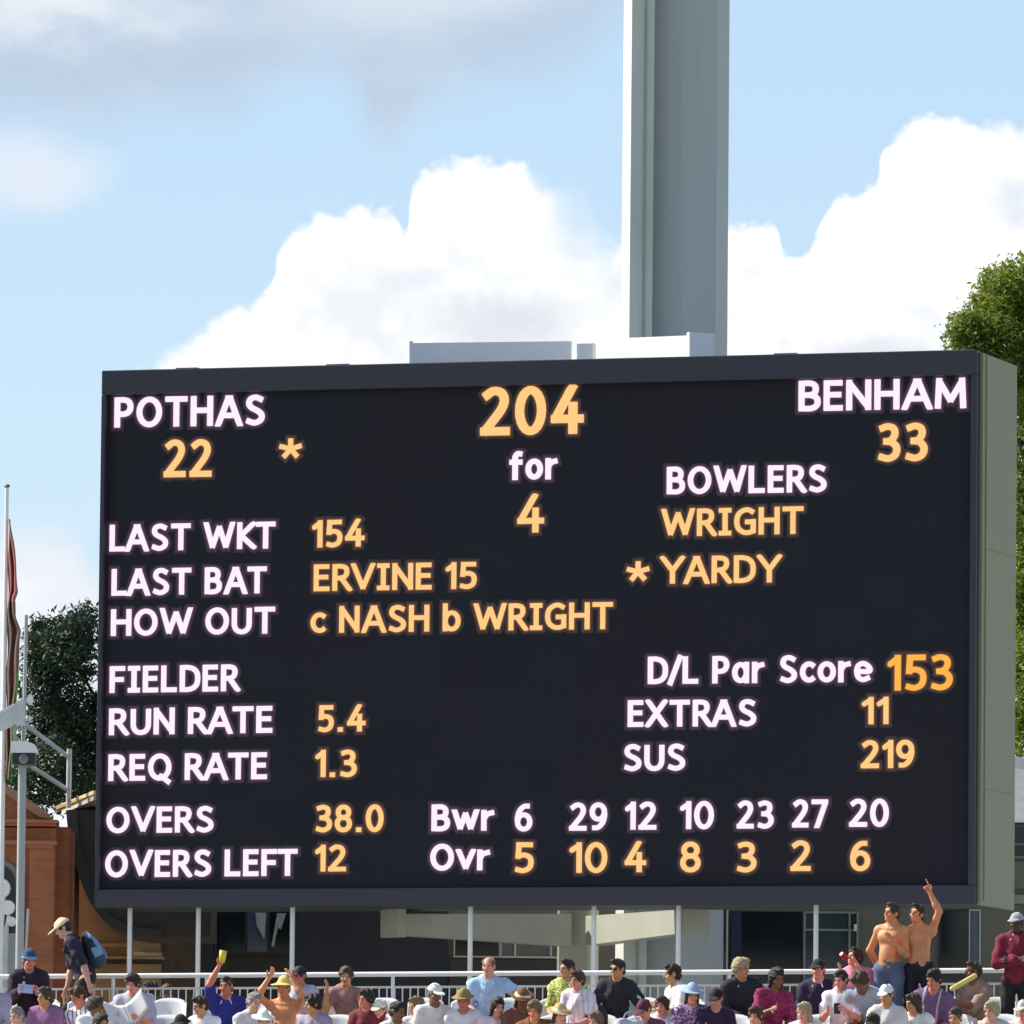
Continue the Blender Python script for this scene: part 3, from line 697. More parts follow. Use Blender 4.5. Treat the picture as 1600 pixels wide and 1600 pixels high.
def build_balcony():
    Y = 124.2
    dk = mat('dark_soffit', lin(74, 68, 62), .7, .12, 1.5, bump=.1)
    tn = mat('tan_render', lin(176, 152, 112), .8, .15, 1.4, bump=.15)
    o0 = P(160, 1500, Y)
    b = thing('curved_balcony', 'dark curved balcony with tan wall below and pale rim beside the brick pavilion', 'balcony', (o0.x, Y, FLOOR))
    bi = Matrix.Translation((-o0.x, -Y, -FLOOR))
    def fin(m, name, mt, parent=None, smooth=False):
        o = m.build(name, mt, parent or b, smooth); 
        if parent is None: o.matrix_basis = bi
        return o
    curve = [(103, 1266), (108, 1310), (118, 1350), (132, 1392), (150, 1424), (172, 1446), (204, 1459), (250, 1464)]
    pts = [P(x, y, Y) for x, y in S(*curve)[1:]] + [P(330, 1464, Y), P(330, 1262, Y)]
    m = MB(); m.prism(pts, (0, 2.4, 0)); fin(m, 'body', dk)
    m = MB(); cv = S(*curve)[1:]
    inner = [(x+16-12*max(0, (y-1420)/44), y-2-10*max(0, (y-1380)/84)) for x, y in cv]
    for i in range(len(cv)-1):
        m.prism([P(*cv[i], Y-.12), P(*cv[i+1], Y-.12), P(*inner[i+1], Y-.12), P(*inner[i], Y-.12)], (0, .115, 0))
    bmesh.ops.remove_doubles(m.bm, verts=m.bm.verts, dist=1e-4)
    fin(m, 'fascia', mat('fascia_dark', lin(60, 62, 58), .5, .1, 2))
    m = MB(); m.box(*rect(97, 1300, 207, 1700, Y+2.6, .4)); fin(m, 'wall', tn)
    m = MB(); m.box(*rect(146, 1474, 210, 1479, Y+2.4, .2)); m.box(*rect(120, 1494, 256, 1498, Y+2.35, .25)); fin(m, 'ledge', mat('ledge_tan', lin(205, 180, 130), .7))
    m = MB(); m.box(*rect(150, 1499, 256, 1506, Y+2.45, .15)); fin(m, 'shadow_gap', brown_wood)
    m = MB(); m.box(*rect(98, 1334, 110, 1360, Y+.1-.25, .15), .01); fin(m, 'junction_box', mat('box_bronze', lin(120, 104, 84), .6))
    m = MB(); m.prism([P(86, 1260, Y+.6), P(146, 1235, Y-.5), P(146, 1241, Y-.5), P(88, 1265, Y+.6)], (1.2, 1.6, 0)); fin(m, 'rim_slab', mat('rim_timber', lin(236, 205, 150), .6, .1, 4))
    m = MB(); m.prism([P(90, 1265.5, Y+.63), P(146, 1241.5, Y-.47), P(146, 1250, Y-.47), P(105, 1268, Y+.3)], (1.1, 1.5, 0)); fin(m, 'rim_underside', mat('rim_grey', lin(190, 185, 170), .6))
    hr = MB()
    hr.tube(P(38, 1131, Y), P(105, 1181, Y), .03); hr.tube(P(40, 1192, Y), P(104, 1233, Y), .03); hr.tube(P(108.5, 1170, Y), P(107, 1262, Y), .035)
    hr.tube(P(37, 1128, Y), P(36, 1215, Y), .03)
    fin(hr, 'handrail', mat('rail_grey', lin(200, 206, 205), .4), None, True)
build_balcony()

# ------------------------------------------------------------------ trees
def build_tree(name, label, Y, lobes, nleaf, size, lm, bark, spread, base_px, trunk_r, seed, limb=2):
    rng = np.random.default_rng(seed)
    u = px2m(Y); b0 = P(base_px, 1600, Y); base = Vector((b0.x, Y, 0))
    t = thing(name, label, 'tree', base, 0, 'trees behind the scoreboard')
    C = []; W = []
    for px, py, rx, ry in lobes:
        c = P(px, py, Y); C.append((c.x-base.x, rng.uniform(-spread, spread), c.z, rx*u, ry*u)); W.append(rx*ry)
    W = np.array(W, float)**0.75; W /= W.sum()
    idx = rng.choice(len(C), nleaf//9, p=W); V = []; Fc = []
    Cn = np.array(C)
    for i in idx:
        x, y, z, rx, rz = Cn[i]
        d = rng.normal(size=3); d /= np.linalg.norm(d); rad = rng.uniform(0.45, 1.0)**0.6
        # clump of leaves on a twig
        cc = np.array([x+d[0]*rx*rad, y+d[1]*max(rx, rz)*rad, z+d[2]*rz*rad])
        for k in range(9):
            p = cc + rng.normal(size=3)*size*0.95
            n = rng.normal(size=3)+np.array([0, 0, .7])+d*0.5; n /= np.linalg.norm(n)
            a = np.cross(n, rng.normal(size=3)); a /= np.linalg.norm(a); b = np.cross(n, a)
            s = size*rng.uniform(0.6, 1.3); w = s*0.5; q = len(V)
            V += [p-a*s*0.55, p+b*w*0.5-a*s*.1+n*s*.06, p+a*s*0.6, p-b*w*0.5-a*s*.1+n*s*.06]; Fc.append((q, q+1, q+2, q+3))
    mesh_obj('crown', V, Fc, lm, t)
    m = MB(); top = max(c[2] for c in C); zc = min(c[2] for c in C)
    m.tube((0, 0, 0), (0, 0, zc), trunk_r, trunk_r*.7, 12)
    for x, y, z, rx, rz in C[::limb]:
        m.tube((0, 0, zc*rng.uniform(.8, 1.0)), (x*.9, y*.9, z), trunk_r*.35, trunk_r*.08, 7)
    m.build('trunk', bark, t)
bark = mat('bark', (.06, .045, .033), .9, .3, 5, bump=.5)
build_tree('broadleaf_tree', 'bright green leafy tree rising beside the pale end of the scoreboard', 138.0,
           [(1510, 528, 30, 30), (1520, 548, 34, 40), (1548, 486, 32, 44), (1560, 450, 28, 30), (1590, 452, 42, 34), (1575, 500, 52, 50), (1640, 460, 60, 58), (1560, 560, 60, 55), (1620, 560, 80, 80), (1628, 640, 60, 70), (1630, 690, 58, 60),
            (1620, 760, 56, 60), (1622, 810, 54, 60), (1626, 860, 62, 70), (1622, 920, 55, 60), (1624, 970, 58, 60), (1626, 1040, 60, 65), (1622, 1100, 58, 60), (1624, 1160, 60, 55), (1720, 600, 90, 120), (1720, 850, 90, 130), (1710, 1060, 90, 120)],
           78000, .088, leaf_mat('leaf_bright', (0.165, 0.22, 0.045), .52), bark, .9, 1760, .38, 3)
build_tree('evergreen_oak', 'dark dense tree between the flag and the scoreboard with sky showing through', 140.0,
           [(66, 990, 28, 24), (88, 985, 26, 22), (70, 1030, 34, 40), (98, 1020, 32, 36), (122, 985, 22, 24), (133, 966, 16, 16), (130, 1010, 26, 22), (112, 1032, 30, 22), (136, 1056, 16, 14), (124, 1086, 14, 14), (145, 1104, 12, 14), (132, 1132, 16, 14), (66, 1080, 32, 40), (92, 1078, 24, 34), (60, 1140, 36, 40),
            (86, 1128, 28, 36), (112, 1122, 18, 22), (118, 1160, 28, 24), (146, 1150, 30, 26), (90, 1190, 40, 40), (130, 1196, 40, 18), (60, 1230, 40, 36), (110, 1240, 40, 28), (150, 1236, 40, 24), (20, 1225, 26, 30),
            (220, 1020, 60, 60), (250, 1120, 80, 70), (200, 1200, 70, 50), (320, 1080, 90, 90)],
           34000, .085, leaf_mat('leaf_dark', (0.030, 0.058, 0.034), .2), bark, .7, 260, .14, 5, 6)

# ------------------------------------------------------------------ flag, lamp post with camera
def build_flag():
    Y = 112.0; u = px2m(Y)
    a = P(11, 762, Y); bpt = P(4.5, 1240, Y)
    base = Vector((a.x-(a.x-bpt.x)*0, Y, 0))
    t = thing('flagpole', 'thin white flagpole with finial carrying a limp flag', 'flagpole', base)
    m = MB(); m.tube((0, 0, 0), (0, 0, a.z), .052, .022, 12); m.build('pole', white_paint, t, True)
    m = MB(); m.sphere((0, 0, a.z+.02), .035, 12, (1.1, 1.1, .7)); m.build('finial', mat('finial_grey', lin(120, 120, 115), .4), t, True)
    # limp cloth hanging along the pole: columns of pleats, width changing with height
    prof = [(812, 2), (850, 9), (890, 15), (922, 19), (934, 13), (960, 13), (982, 26), (1005, 24), (1040, 22), (1085, 20), (1120, 16), (1170, 14), (1212, 12)]
    NT_, NS = 34, 70
    V = []; Fc = []; MI = []
    zt = P(11, 812, Y).z; zb = P(6, 1212, Y).z
    for i in range(NS):
        py = 812+(1212-812)*i/(NS-1); w = np.interp(py, [p[0] for p in prof], [p[1] for p in prof])*u*1.05
        z = zt+(zb-zt)*i/(NS-1)
        for j in range(NT_):
            s = j/(NT_-1)
            x = 0.03+w*s*(0.9+0.1*math.cos(s*9)) + .008*math.sin(i*.4+s*5)
            y = -0.02+math.sin(s*15+i*.03)*0.07*(0.3+s) - s*0.05
            V.append((x, y, z-(.10*s*(i/NS))))
    for i in range(NS-1):
        py = 812+(1212-812)*i/(NS-1)
        for j in range(NT_-1):
            s = j/(NT_-1); Fc.append((i*NT_+j, i*NT_+j+1, (i+1)*NT_+j+1, (i+1)*NT_+j))
            edge = 0.78-0.25*max(0, (py-1000)/200)
            if py < 935: k = 0
            elif s > edge and py < 1048 and py > 985: k = 2
            elif s > 0.62 and py >= 1048 and py < 1105: k = 3
            elif py > 1120 and s > .6: k = 3
            else: k = 1  # rest of the cloth: its shade put into a brown colour
            MI.append(k)
    f = mesh_obj('hanging_flag', V, Fc, [mat('flag_red', (.46, .18, .16), .8), mat('flag_shade', (.24, .14, .11), .8), mat('flag_white', (.8, .78, .74), .8), mat('flag_green', (.12, .36, .04), .8)], None, True, MI)
    f.location = base
    md = f.modifiers.new('cloth', 'SOLIDIFY'); md.thickness = .006
    tag(f, 'limp red, white and green flag, its shade painted brown, drooping against its pole', 'flag')
build_flag()

def build_lamp():
    Y = 110.5; u = px2m(Y)
    g = mat('galvanised_paint', lin(172, 178, 176), .5, .05, 2)
    a = P(35, 1195, Y); base = Vector((a.x, Y, FLOOR))
    t = thing('camera_pole', 'grey pole carrying a security camera and white floodlight beside the brick pavilion', 'pole', base)
    def l(px, py, dy=0): return P(px, py, Y+dy)-base
    z1 = l(35, 1196).z
    m = MB(); m.tube((0, 0, 0), (0, 0, z1), .049, .049, 16); m.box((0, 0, .01), (.2, .2, .02)); m.build('pole', g, t, True)
    p0 = l(36.5, 1155, .1); p1 = l(41, 961, .1)
    m = MB(); m.tube((p0.x, .1, p0.z-.4), p1, .024, .022, 12); m.build('upper_mast', g, t, True)
    # camera housing
    c = l(38, 1177); w = 41*u
    m = MB(); m.prism([l(17, 1176, -.22), l(17, 1158, -.22), l(42, 1158, -.22), l(54, 1163, -.22), l(59, 1176, -.22)], (0, .44, 0)); h = m.build('camera_hood', white_paint, t)
    m = MB(); m.box(((l(20, 1187).x+l(56, 1187).x)/2, 0, (l(38, 1176).z+l(38, 1196).z)/2), (36*u, .38, 20*u), .012); m.build('camera_housing', mat('housing_black', (.02, .02, .022), .35), t)
    m = MB(); q = l(38, 1187); m.sphere((q.x, -.19, q.z), 8*u, 16); m.build('lens', mat('lens_glass', (.18, .19, .19), .12, spec=.8), t, True)
    # white floodlight on the mast
    m = MB(); m.prism([l(-34, 1132, -.15), l(22, 1100, -.15), l(34, 1092, -.15), l(38, 1094, -.15), l(38, 1133, -.15), l(22, 1131, -.15), l(-30, 1152, -.15)], (0, .3, 0)); f = m.build('floodlight', mat('floodlight_grey', lin(208, 214, 214), .45), t)
    m = MB(); m.prism([l(-34, 1131, -.17), l(21, 1099, -.17), l(23, 1102, -.17), l(-34, 1137, -.17)], (0, .34, 0)); m.build('visor', white_paint, f)
    m = MB(); m.sphere(l(47, 1093, .1), 6*u, 14, (.9, 1, 1.5)); m.tube(l(38, 1093, .1), l(47, 1093, .1), .015); m.sphere(l(46, 1122, .1), 4*u, 12); m.build('dome', white_paint, t, True)
    m = MB(); m.tube(l(22, 1133, 0), l(24, 1160, 0), .022); m.tube(l(22, 1137), l(38, 1140, .1), .018); m.build('bracket', g, t, True)
build_lamp()

# ------------------------------------------------------------------ railing
def row_y(px, Yk): return Yk/(1+TY*(px-800)/F)
def PR(px, py, Yk): return P(px, py, row_y(px, Yk))
RAILY = 107.4
def build_rail(pa, pb, label):
    def pt(px, dz=0.0):
        t = px/1600; py = 1526-10*t; p = PR(px, py, RAILY); return p+Vector((0, 0, dz))
    a = pt(pa); b = pt(pb); base = Vector((a.x, a.y, FLOOR)); t = thing('railing', label, 'railing', base, 0, 'white railing along the back of the seats')
    a0 = a-base; b0 = b-base; n = max(2, int((pb-pa)/12.0))
    m = MB(); m.tube(a0, b0, .029, n=14); m.build('top_rail', white_paint, t, True)
    dz = Vector((0, 0, -.152))
    cream = mat('cream_rail_paint', (.74, .70, .60), .45, .06, 3)
    m = MB(); m.tube(a0+dz, b0+dz, .0135, n=10); m.build('mid_rail', cream, t, True)
    for k in range(n+1):
        p = a0.lerp(b0, k/n)
        x = pa+(pb-pa)*k/n
        m = MB(); m.tube((p.x, p.y, .06), (p.x, p.y, p.z-.15), .0085, n=6); m.build('baluster', white_paint, t, True)
    m = MB(); m.tube(a0*1+Vector((0, 0, .06-a0.z)), b0+Vector((0, 0, .06-b0.z)), .0135, n=8); m.build('bottom_rail', white_paint, t, True)
    for x in (20, 177, 323, 614, 905, 1140, 1440, 1590):
        if pa <= x <= pb:
            p = pt(x)-base; m = MB(); m.tube((p.x, p.y, 0), (p.x, p.y, p.z-.02), .022, n=10); m.build('stanchion', white_paint, t, True)
build_rail(-30, 788, 'white tubular railing section behind the seats, from the backpack man to the bald man')
build_rail(788.4, 1640, 'white tubular railing section behind the seats, from the bald man to the maroon jacket man')

# ------------------------------------------------------------------ seats
seat_white = mat('seat_plastic', (.78, .78, .77), .4, .04, 4)
def build_seats():
    proto = thing('stadium_seat', '', 'seat')
    m = MB(); m.box((0, -.02, .43), (.42, .40, .035), .015); m.box((0, -.215, .415), (.42, .02, .05), .008); m.build('seat', seat_white, proto)
    V = []; Fc = []; n = 9; rows = 8
    for s in (0, 1):
        for j in range(rows):
            for i in range(n):
                x = -.215+.43*i/(n-1); z = .47+.42*j/(rows-1)
                if j == rows-1: z -= .06*abs(x/.215)**3
                y = .17+.07*j/(rows-1)-.05*(x/.215)**2+s*.018; V.append((x, y, z))
    for s in (0, 1):
        for j in range(rows-1):
            for i in range(n-1):
                q = s*n*rows+j*n+i; Fc.append((q, q+1, q+n+1, q+n))
    for j in range(rows-1):
        for i in (0, n-1): q = j*n+i; Fc.append((q, q+n, q+n+n*rows, q+n*rows))
    for i in range(n-1):
        for j in (0, rows-1): q = j*n+i; Fc.append((q, q+1, q+1+n*rows, q+n*rows))
    mesh_obj('backrest', V, Fc, seat_white, proto, True)
    m = MB(); m.box((0, .1, .21), (.05, .05, .42), .008); m.box((0, .1, .01), (.14, .2, .02)); m.box((0, .16, .44), (.05, .12, .05)); m.build('pedestal', mat('seat_steel', (.35, .36, .37), .4, metal=.6), proto)
    kids = list(proto.children); first = True; k = 0
    lab = 'white plastic stadium seat in the back row in front of the railing'
    for row, (Yk, fl) in enumerate(((106.15, FLOOR), (105.35, FLOOR-.22))):
        X = -6.0
        while X < 6.1:
            y = Yk-TY*X
            o = proto if first else proto.copy()
            if not first:
                COL.objects.link(o)
                for c in kids:
                    d = c.copy(); COL.objects.link(d); d.parent = o
            first = False
            o.location = (X, y, fl); o.rotation_euler = (0, 0, -YAW)
            o['label'] = lab if row == 0 else 'white plastic stadium seat in the second row, a step below the back row'
            o['category'] = 'seat'; o['group'] = 'white stadium seats in the back row' if row == 0 else 'white stadium seats in the second row'
            X += .5
build_seats()

# ------------------------------------------------------------------ people: one continuous surface grown from blended limbs
BIG = 1.0
class Field:
    rs = 1.0
    def __init__(s, lo, hi, vox):
        s.lo = np.array(lo, np.float32); s.v = vox
        s.n = np.ceil((np.array(hi)-np.array(lo))/vox).astype(int)+1
        s.D = np.full(tuple(s.n), BIG, np.float32)
    def block(s, lo, hi):
        a = np.maximum(0, np.floor((np.array(lo)-s.lo)/s.v).astype(int)); b = np.minimum(s.n, np.ceil((np.array(hi)-s.lo)/s.v).astype(int)+1)
        if (b <= a).any(): return None
        ax = [s.lo[i]+s.v*np.arange(a[i], b[i], dtype=np.float32) for i in range(3)]
        return tuple(slice(a[i], b[i]) for i in range(3)), ax[0][:, None, None], ax[1][None, :, None], ax[2][None, None, :]
    def comb(s, sl, d, k, op):
        A = s.D[sl]
        if op == 'add':
            h = np.maximum(k-np.abs(A-d), 0)/k if k > 0 else 0
            s.D[sl] = np.minimum(A, d) - h*h*k*0.25
        else:
            d = -d; h = np.maximum(k-np.abs(A-d), 0)/k if k > 0 else 0
            s.D[sl] = np.maximum(A, d) + h*h*k*0.25
    def cap(s, a, b, ra, rb, k=.02, op='add'):
        ra, rb = ra*s.rs, rb*s.rs
        a = np.array(a, float); b = np.array(b, float); m = max(ra, rb)+k+3*s.v
        q = s.block(np.minimum(a, b)-m, np.maximum(a, b)+m)
        if q is None: return
        sl, X, Y, Z = q; ba = b-a; L2 = max(1e-9, ba@ba)
        t = np.clip(((X-a[0])*ba[0]+(Y-a[1])*ba[1]+(Z-a[2])*ba[2])/L2, 0, 1)
        d = np.sqrt((X-a[0]-t*ba[0])**2+(Y-a[1]-t*ba[1])**2+(Z-a[2]-t*ba[2])**2)-(ra+(rb-ra)*t)
        s.comb(sl, d.astype(np.float32), k, op)
    def ell(s, c, r, M=None, k=.02, op='add'):
        c = np.array(c, float); r = np.array(r, float)*s.rs; m = r.max()+k+3*s.v
        q = s.block(c-m, c+m)
        if q is None: return
        sl, X, Y, Z = q; X = X-c[0]; Y = Y-c[1]; Z = Z-c[2]
        if M is not None:
            I = np.array(M).T
            X, Y, Z = (I[i, 0]*X+I[i, 1]*Y+I[i, 2]*Z for i in range(3))
        k0 = np.sqrt((X/r[0])**2+(Y/r[1])**2+(Z/r[2])**2); k1 = np.sqrt((X/r[0]**2)**2+(Y/r[1]**2)**2+(Z/r[2]**2)**2)
        d = k0*(k0-1)/np.maximum(k1, 1e-6)
        s.comb(sl, np.clip(d, -1, 1).astype(np.float32), k, op)
    def cut(s, p, n, k=.006):
        """removes everything on the side the normal points to"""
        X, Y, Z = (s.lo[i]+s.v*np.arange(s.n[i], dtype=np.float32) for i in range(3)); n = np.array(n, float)/np.linalg.norm(n)
        d = -((X-p[0])[:, None, None]*n[0]+(Y-p[1])[None, :, None]*n[1]+(Z-p[2])[None, None, :]*n[2])
        s.comb((slice(None),)*3, d.astype(np.float32), k, 'sub')
    def wrinkle(s, amp, f=30, ph=0.0):
        X, Y, Z = (s.lo[i]+s.v*np.arange(s.n[i], dtype=np.float32) for i in range(3))
        X = X[:, None, None]; Y = Y[None, :, None]; Z = Z[None, None, :]
        s.D += (amp*(np.sin(f*(X*.9+Z*1.1)+ph+2.2*np.sin(Y*14+ph))+np.sin(f*.8*(Y*1.3-Z*.9+X*.5)+1.7*ph+2*np.sin(X*11)))*0.5).astype(np.float32)
    def mesh(s):
        D = s.D; ins = D < 0
        # surface nets
        nx, ny, nz = (k-1 for k in D.shape)
        c = np.zeros((nx, ny, nz), np.uint8)
        for i in (0, 1):
            for j in (0, 1):
                for k in (0, 1): c += ins[i:nx+i, j:ny+j, k:nz+k]
        act = (c > 0) & (c < 8); I = np.argwhere(act)
        if len(I) == 0: return np.zeros((0, 3)), np.zeros((0, 4), int)
        idx = np.full(act.shape, -1, np.int32); idx[act] = np.arange(len(I))
        acc = np.zeros((len(I), 3)); cnt = np.zeros(len(I))
        cor = [(i, j, k) for i in (0, 1) for j in (0, 1) for k in (0, 1)]
        vals = {q: D[I[:, 0]+q[0], I[:, 1]+q[1], I[:, 2]+q[2]] for q in cor}
        for q in cor:
            for ax in range(3):
                if q[ax]: continue
                r = list(q); r[ax] = 1; a = vals[q]; b = vals[tuple(r)]
                m = (a < 0) != (b < 0); t = np.where(m, a/np.where(m, a-b, 1), 0)
                p = np.tile(np.array(q, float), (len(I), 1)); p[:, ax] += t
                acc[m] += p[m]; cnt[m] += 1
        V = (I+acc/np.maximum(cnt, 1)[:, None])*s.v+s.lo
        Fs = []
        for ax in range(3):
            u, w = [(1, 2), (2, 0), (0, 1)][ax]
            sh = [slice(1, -1)]*3; sh[ax] = slice(0, -1)
            a = ins[tuple(sh)]; sh2 = list(sh); sh2[ax] = slice(1, None); b = ins[tuple(sh2)]
            for flip, mm in ((0, a & ~b), (1, ~a & b)):
                E = np.argwhere(mm)
                if len(E) == 0: continue
                off = np.ones(3, int); off[ax] = 0; E = E+off
                def g(du, dw):
                    J = E.copy(); J[:, u] += du; J[:, w] += dw; return idx[J[:, 0], J[:, 1], J[:, 2]]
                qd = np.stack([g(-1, -1), g(0, -1), g(0, 0), g(-1, 0)], 1)
                Fs.append(qd[:, ::-1] if flip else qd)
        Fq = np.concatenate(Fs); return V, Fq[(Fq >= 0).all(1)]

def rotm(x=0, y=0, z=0):
    return np.array(Matrix.Rotation(R(z), 3, 'Z') @ Matrix.Rotation(R(y), 3, 'Y') @ Matrix.Rotation(R(x), 3, 'X'))

SKINS = {'fair': lin(226, 172, 146), 'pink': lin(228, 158, 136), 'tan': lin(204, 150, 106), 'orange': lin(224, 150, 102), 'brown': lin(138, 92, 66), 'dark': lin(84, 54, 40), 'red': lin(205, 128, 105)}
HAIRS = {'black': (.012, .010, .009), 'dark': (.025, .017, .012), 'brown': (.06, .035, .02), 'light': (.17, .11, .055), 'grey': (.25, .24, .22), 'blond': (.42, .33, .19), 'auburn': (.075, .028, .014)}
def cloth(col): return mat('cloth_%d_%d_%d' % col, lin(*col), .85, .16, 7, bump=.2, bscale=120)

def fast_mesh(name, V, Fq, mats, parent, mi=None):
    me = bpy.data.meshes.new(name); n = len(Fq)
    me.vertices.add(len(V)); me.vertices.foreach_set('co', np.asarray(V, np.float32).ravel())
    me.loops.add(4*n); me.loops.foreach_set('vertex_index', np.asarray(Fq, np.int32).ravel())
    me.polygons.add(n); me.polygons.foreach_set('loop_start', np.arange(0, 4*n, 4, dtype=np.int32)); me.polygons.foreach_set('loop_total', np.full(n, 4, np.int32))
    for m in mats: me.materials.append(m)
    if mi is not None: me.polygons.foreach_set('material_index', np.asarray(mi, np.int32))
    me.polygons.foreach_set('use_smooth', np.ones(n, bool)); me.update(calc_edges=True); me.validate()
    o = bpy.data.objects.new(name, me); return link(o, parent)

ARMS = {   # directions of the upper arm and of the forearm for the arm on the +x side, in the torso's frame (x mirrored on the other)
    'lap': ((.22, -.12, -1), (-.45, -.85, -.22)), 'crossed': ((.22, -.28, -.95), (-.93, -.32, .16)), 'hold': ((.2, -.35, -.9), (-.38, -.8, .42)),
    'down': ((.14, .06, -1), (.02, -.12, -1)), 'up': ((.42, -.18, .9), (-.3, -.12, 1)), 'head': ((.75, -.45, .35), (-.62, .02, .85)), 'chin': ((.12, -.55, -.8), (-.22, -.25, .95)),
    'behind': ((.50, .28, -.85), (-.25, .55, -.75)), 'fwd': ((.1, -.8, -.5), (-.2, -.9, .3)), 'over': ((1, .05, .12), (.88, -.42, -.1)), 'open': ((.4, -.3, -.85), (.3, -.9, -.1)),
}
def unit(v): v = np.array(v, float); return v/np.linalg.norm(v)
WORN = []
def person(label, px, py, Yk, skin='fair', hair='dark', hairstyle='short', shirt=None, sleeve=.5, head=(0, 0, 0), lean=4, side=0, twist=0, turn=0, arms=('lap', 'lap'), pose='sit', size=1.0,
           hat=None, hatcol=(240, 235, 220), trousers=(70, 72, 84), collar=None, glasses=False, vox=.0085, fingers='relaxed', wide=0.93, jacket=None, legs=None, low=False, stripe=None, armband=None, badge=None, group='spectators on the terrace', skintop=None, brow=True):
    stand = pose == 'stand'; size *= .95
    pz = .95 if stand else .535
    Tm = rotm(lean, side, twist); pel = np.array([0, 0, pz])
    T = lambda x, y, z: pel+Tm@np.array([x*wide, y, z], float)
    Hc = T(0, -.018, .66)+np.array([0, -.014, 0.0]); Hm = rotm(*head)
    HS = .93
    H = lambda x, y, z: Hc+Hm@np.array([x, y, z], float)*HS
    # limb joints
    J = {}; HD = {}
    for sgn, nm in ((1, arms[0]), (-1, arms[1])):
        sh = T(.178*sgn, 0, .44)
        spec = ARMS[nm] if isinstance(nm, str) else nm; ua, fa = spec[:2]
        m = np.array([sgn, 1, 1]); ua = Tm@(unit(ua)*m); fa = Tm@(unit(fa)*m)
        el = sh+ua*.285; wr = el+fa*.245; J[sgn] = (sh, el, wr, fa); HD[sgn] = Tm@(unit(spec[2])*m) if len(spec) > 2 else fa
    hips = {s: pel+np.array([.095*s, 0, -.02]) for s in (1, -1)}
    if stand: knee = {s: np.array([.11*s, -.02, .50]) for s in (1, -1)}; ank = {s: np.array([.12*s, .03, .085]) for s in (1, -1)}
    else: knee = {s: np.array([.15*s, -.43, .50]) for s in (1, -1)}; ank = {s: np.array([.13*s, -.40, .09]) for s in (1, -1)}
    if legs == 'step': knee[1] = np.array([.10, -.22, .53]); ank[1] = np.array([.10, -.20, .10]); ank[-1] = np.array([-.1, .22, .12])
    allp = [Hc+np.array([0, 0, .13]), Hc-.13, Hc+.13] + [w+f*.2 for _, _, w, f in J.values()] + [e for _, e, _, _ in J.values()] + list(knee.values()) + list(ank.values()) + [pel-.16, pel+.16, T(.25, 0, .4), T(-.25, 0, .4)]
    lo = np.min(allp, 0)-.09; hi = np.max(allp, 0)+.09; lo[2] = min(lo[2], -.005)
    if not stand and not low: lo[2] = max(lo[2], -.01)
    # ---- body
    f = Field(lo, hi, vox)
    def torso(f, g=0.0, k=.05):
        f.ell(T(0, 0, 0), (.165*wide+g, .118+g, .115+g), Tm, k); f.ell(T(0, -.006, .16), (.142*wide+g, .108+g, .17+g), Tm, k)
        f.ell(T(0, 0, .335), (.162*wide+g, .113+g, .17+g), Tm, k); f.cap(T(-.13, .005, .445), T(.13, .005, .445), .068+g, .068+g, k)
        f.cap(T(-.09, .012, .475), T(0, .012, .515), .05+g, .052+g, k); f.cap(T(.09, .012, .475), T(0, .012, .515), .05+g, .052+g, k)
    torso(f)
    if skintop:   # bare chest: pectorals, navel, collar bones
        for s in (1, -1):
            f.ell(T(.07*s, -.082, .36), (.075, .036, .055), Tm, .05); f.ell(T(.03*s, -.088, .12), (.07, .036, .12), Tm, .05); f.cap(T(.02*s, -.075, .463), T(.15*s, -.045, .475), .014, .012, .02)
        f.ell(T(0, -.124, .07), (.012, .02, .014), Tm, .01, 'sub')
    f.cap(T(0, .008, .47), Hc+Hm@np.array([0, .015, -.05]), .060, .054, .035)
    # head
    def headshape(h):
        h.ell(H(0, .014, .028), (.0745, .094, .088), Hm, .02); h.ell(H(0, -.028, -.052), (.054, .060, .064), Hm, .035); h.ell(H(0, -.066, -.098), (.024, .02, .018), Hm, .03)
        h.cap(H(-.034, -.074, .026), H(.034, -.074, .026), .014, .014, .02)
        for s in (1, -1):
            h.ell(H(.031*s, -.100, .004), (.017, .018, .012), Hm, .012, 'sub'); h.ell(H(.031*s, -.0745, .004), (.0135, .0135, .0125), Hm, .004)
            h.ell(H(.042*s, -.062, -.035), (.022, .022, .02), Hm, .02); h.ell(H(.077*s, .016, -.008), (.011, .022, .031), Hm, .01)
        h.cap(H(0, -.088, .012), H(0, -.110, -.030), .0085, .0125, .012); h.ell(H(.014, -.095, -.034), (.009, .011, .008), Hm, .008); h.ell(H(-.014, -.095, -.034), (.009, .011, .008), Hm, .008)
        h.cap(H(-.02, -.079, -.062), H(.02, -.079, -.062), .0085, .0085, .008); h.cap(H(-.016, -.077, -.074), H(.016, -.077, -.074), .0085, .0085, .008)
    f.rs = HS; headshape(f); f.rs = 1.0
    # arms and hands
    for s, (sh, el, wr, fa) in J.items():
        f.ell(sh, (.062, .06, .064), None, .04); f.cap(sh, el, .052, .041, .03); f.cap(el, el+fa*.09, .042, .043, .02); f.cap(el+fa*.08, wr, .043, .027, .02)
        fa = HD[s]; ua = unit(wr-el) if abs(fa@unit(wr-el)) < .9 else unit(el-sh); wdir = np.cross(fa, ua)
        if np.linalg.norm(wdir) < .1: wdir = np.array([0, 1., 0])
        wdir = unit(np.cross(fa, unit(wdir))) if fingers != 'flat' else unit(wdir)
        nrm = unit(np.cross(fa, wdir))
        point = fingers == 'point' and s == 1
        f.ell(wr+fa*.05, (.04, .02, .052), np.stack([wdir, nrm, fa], 1), .015)
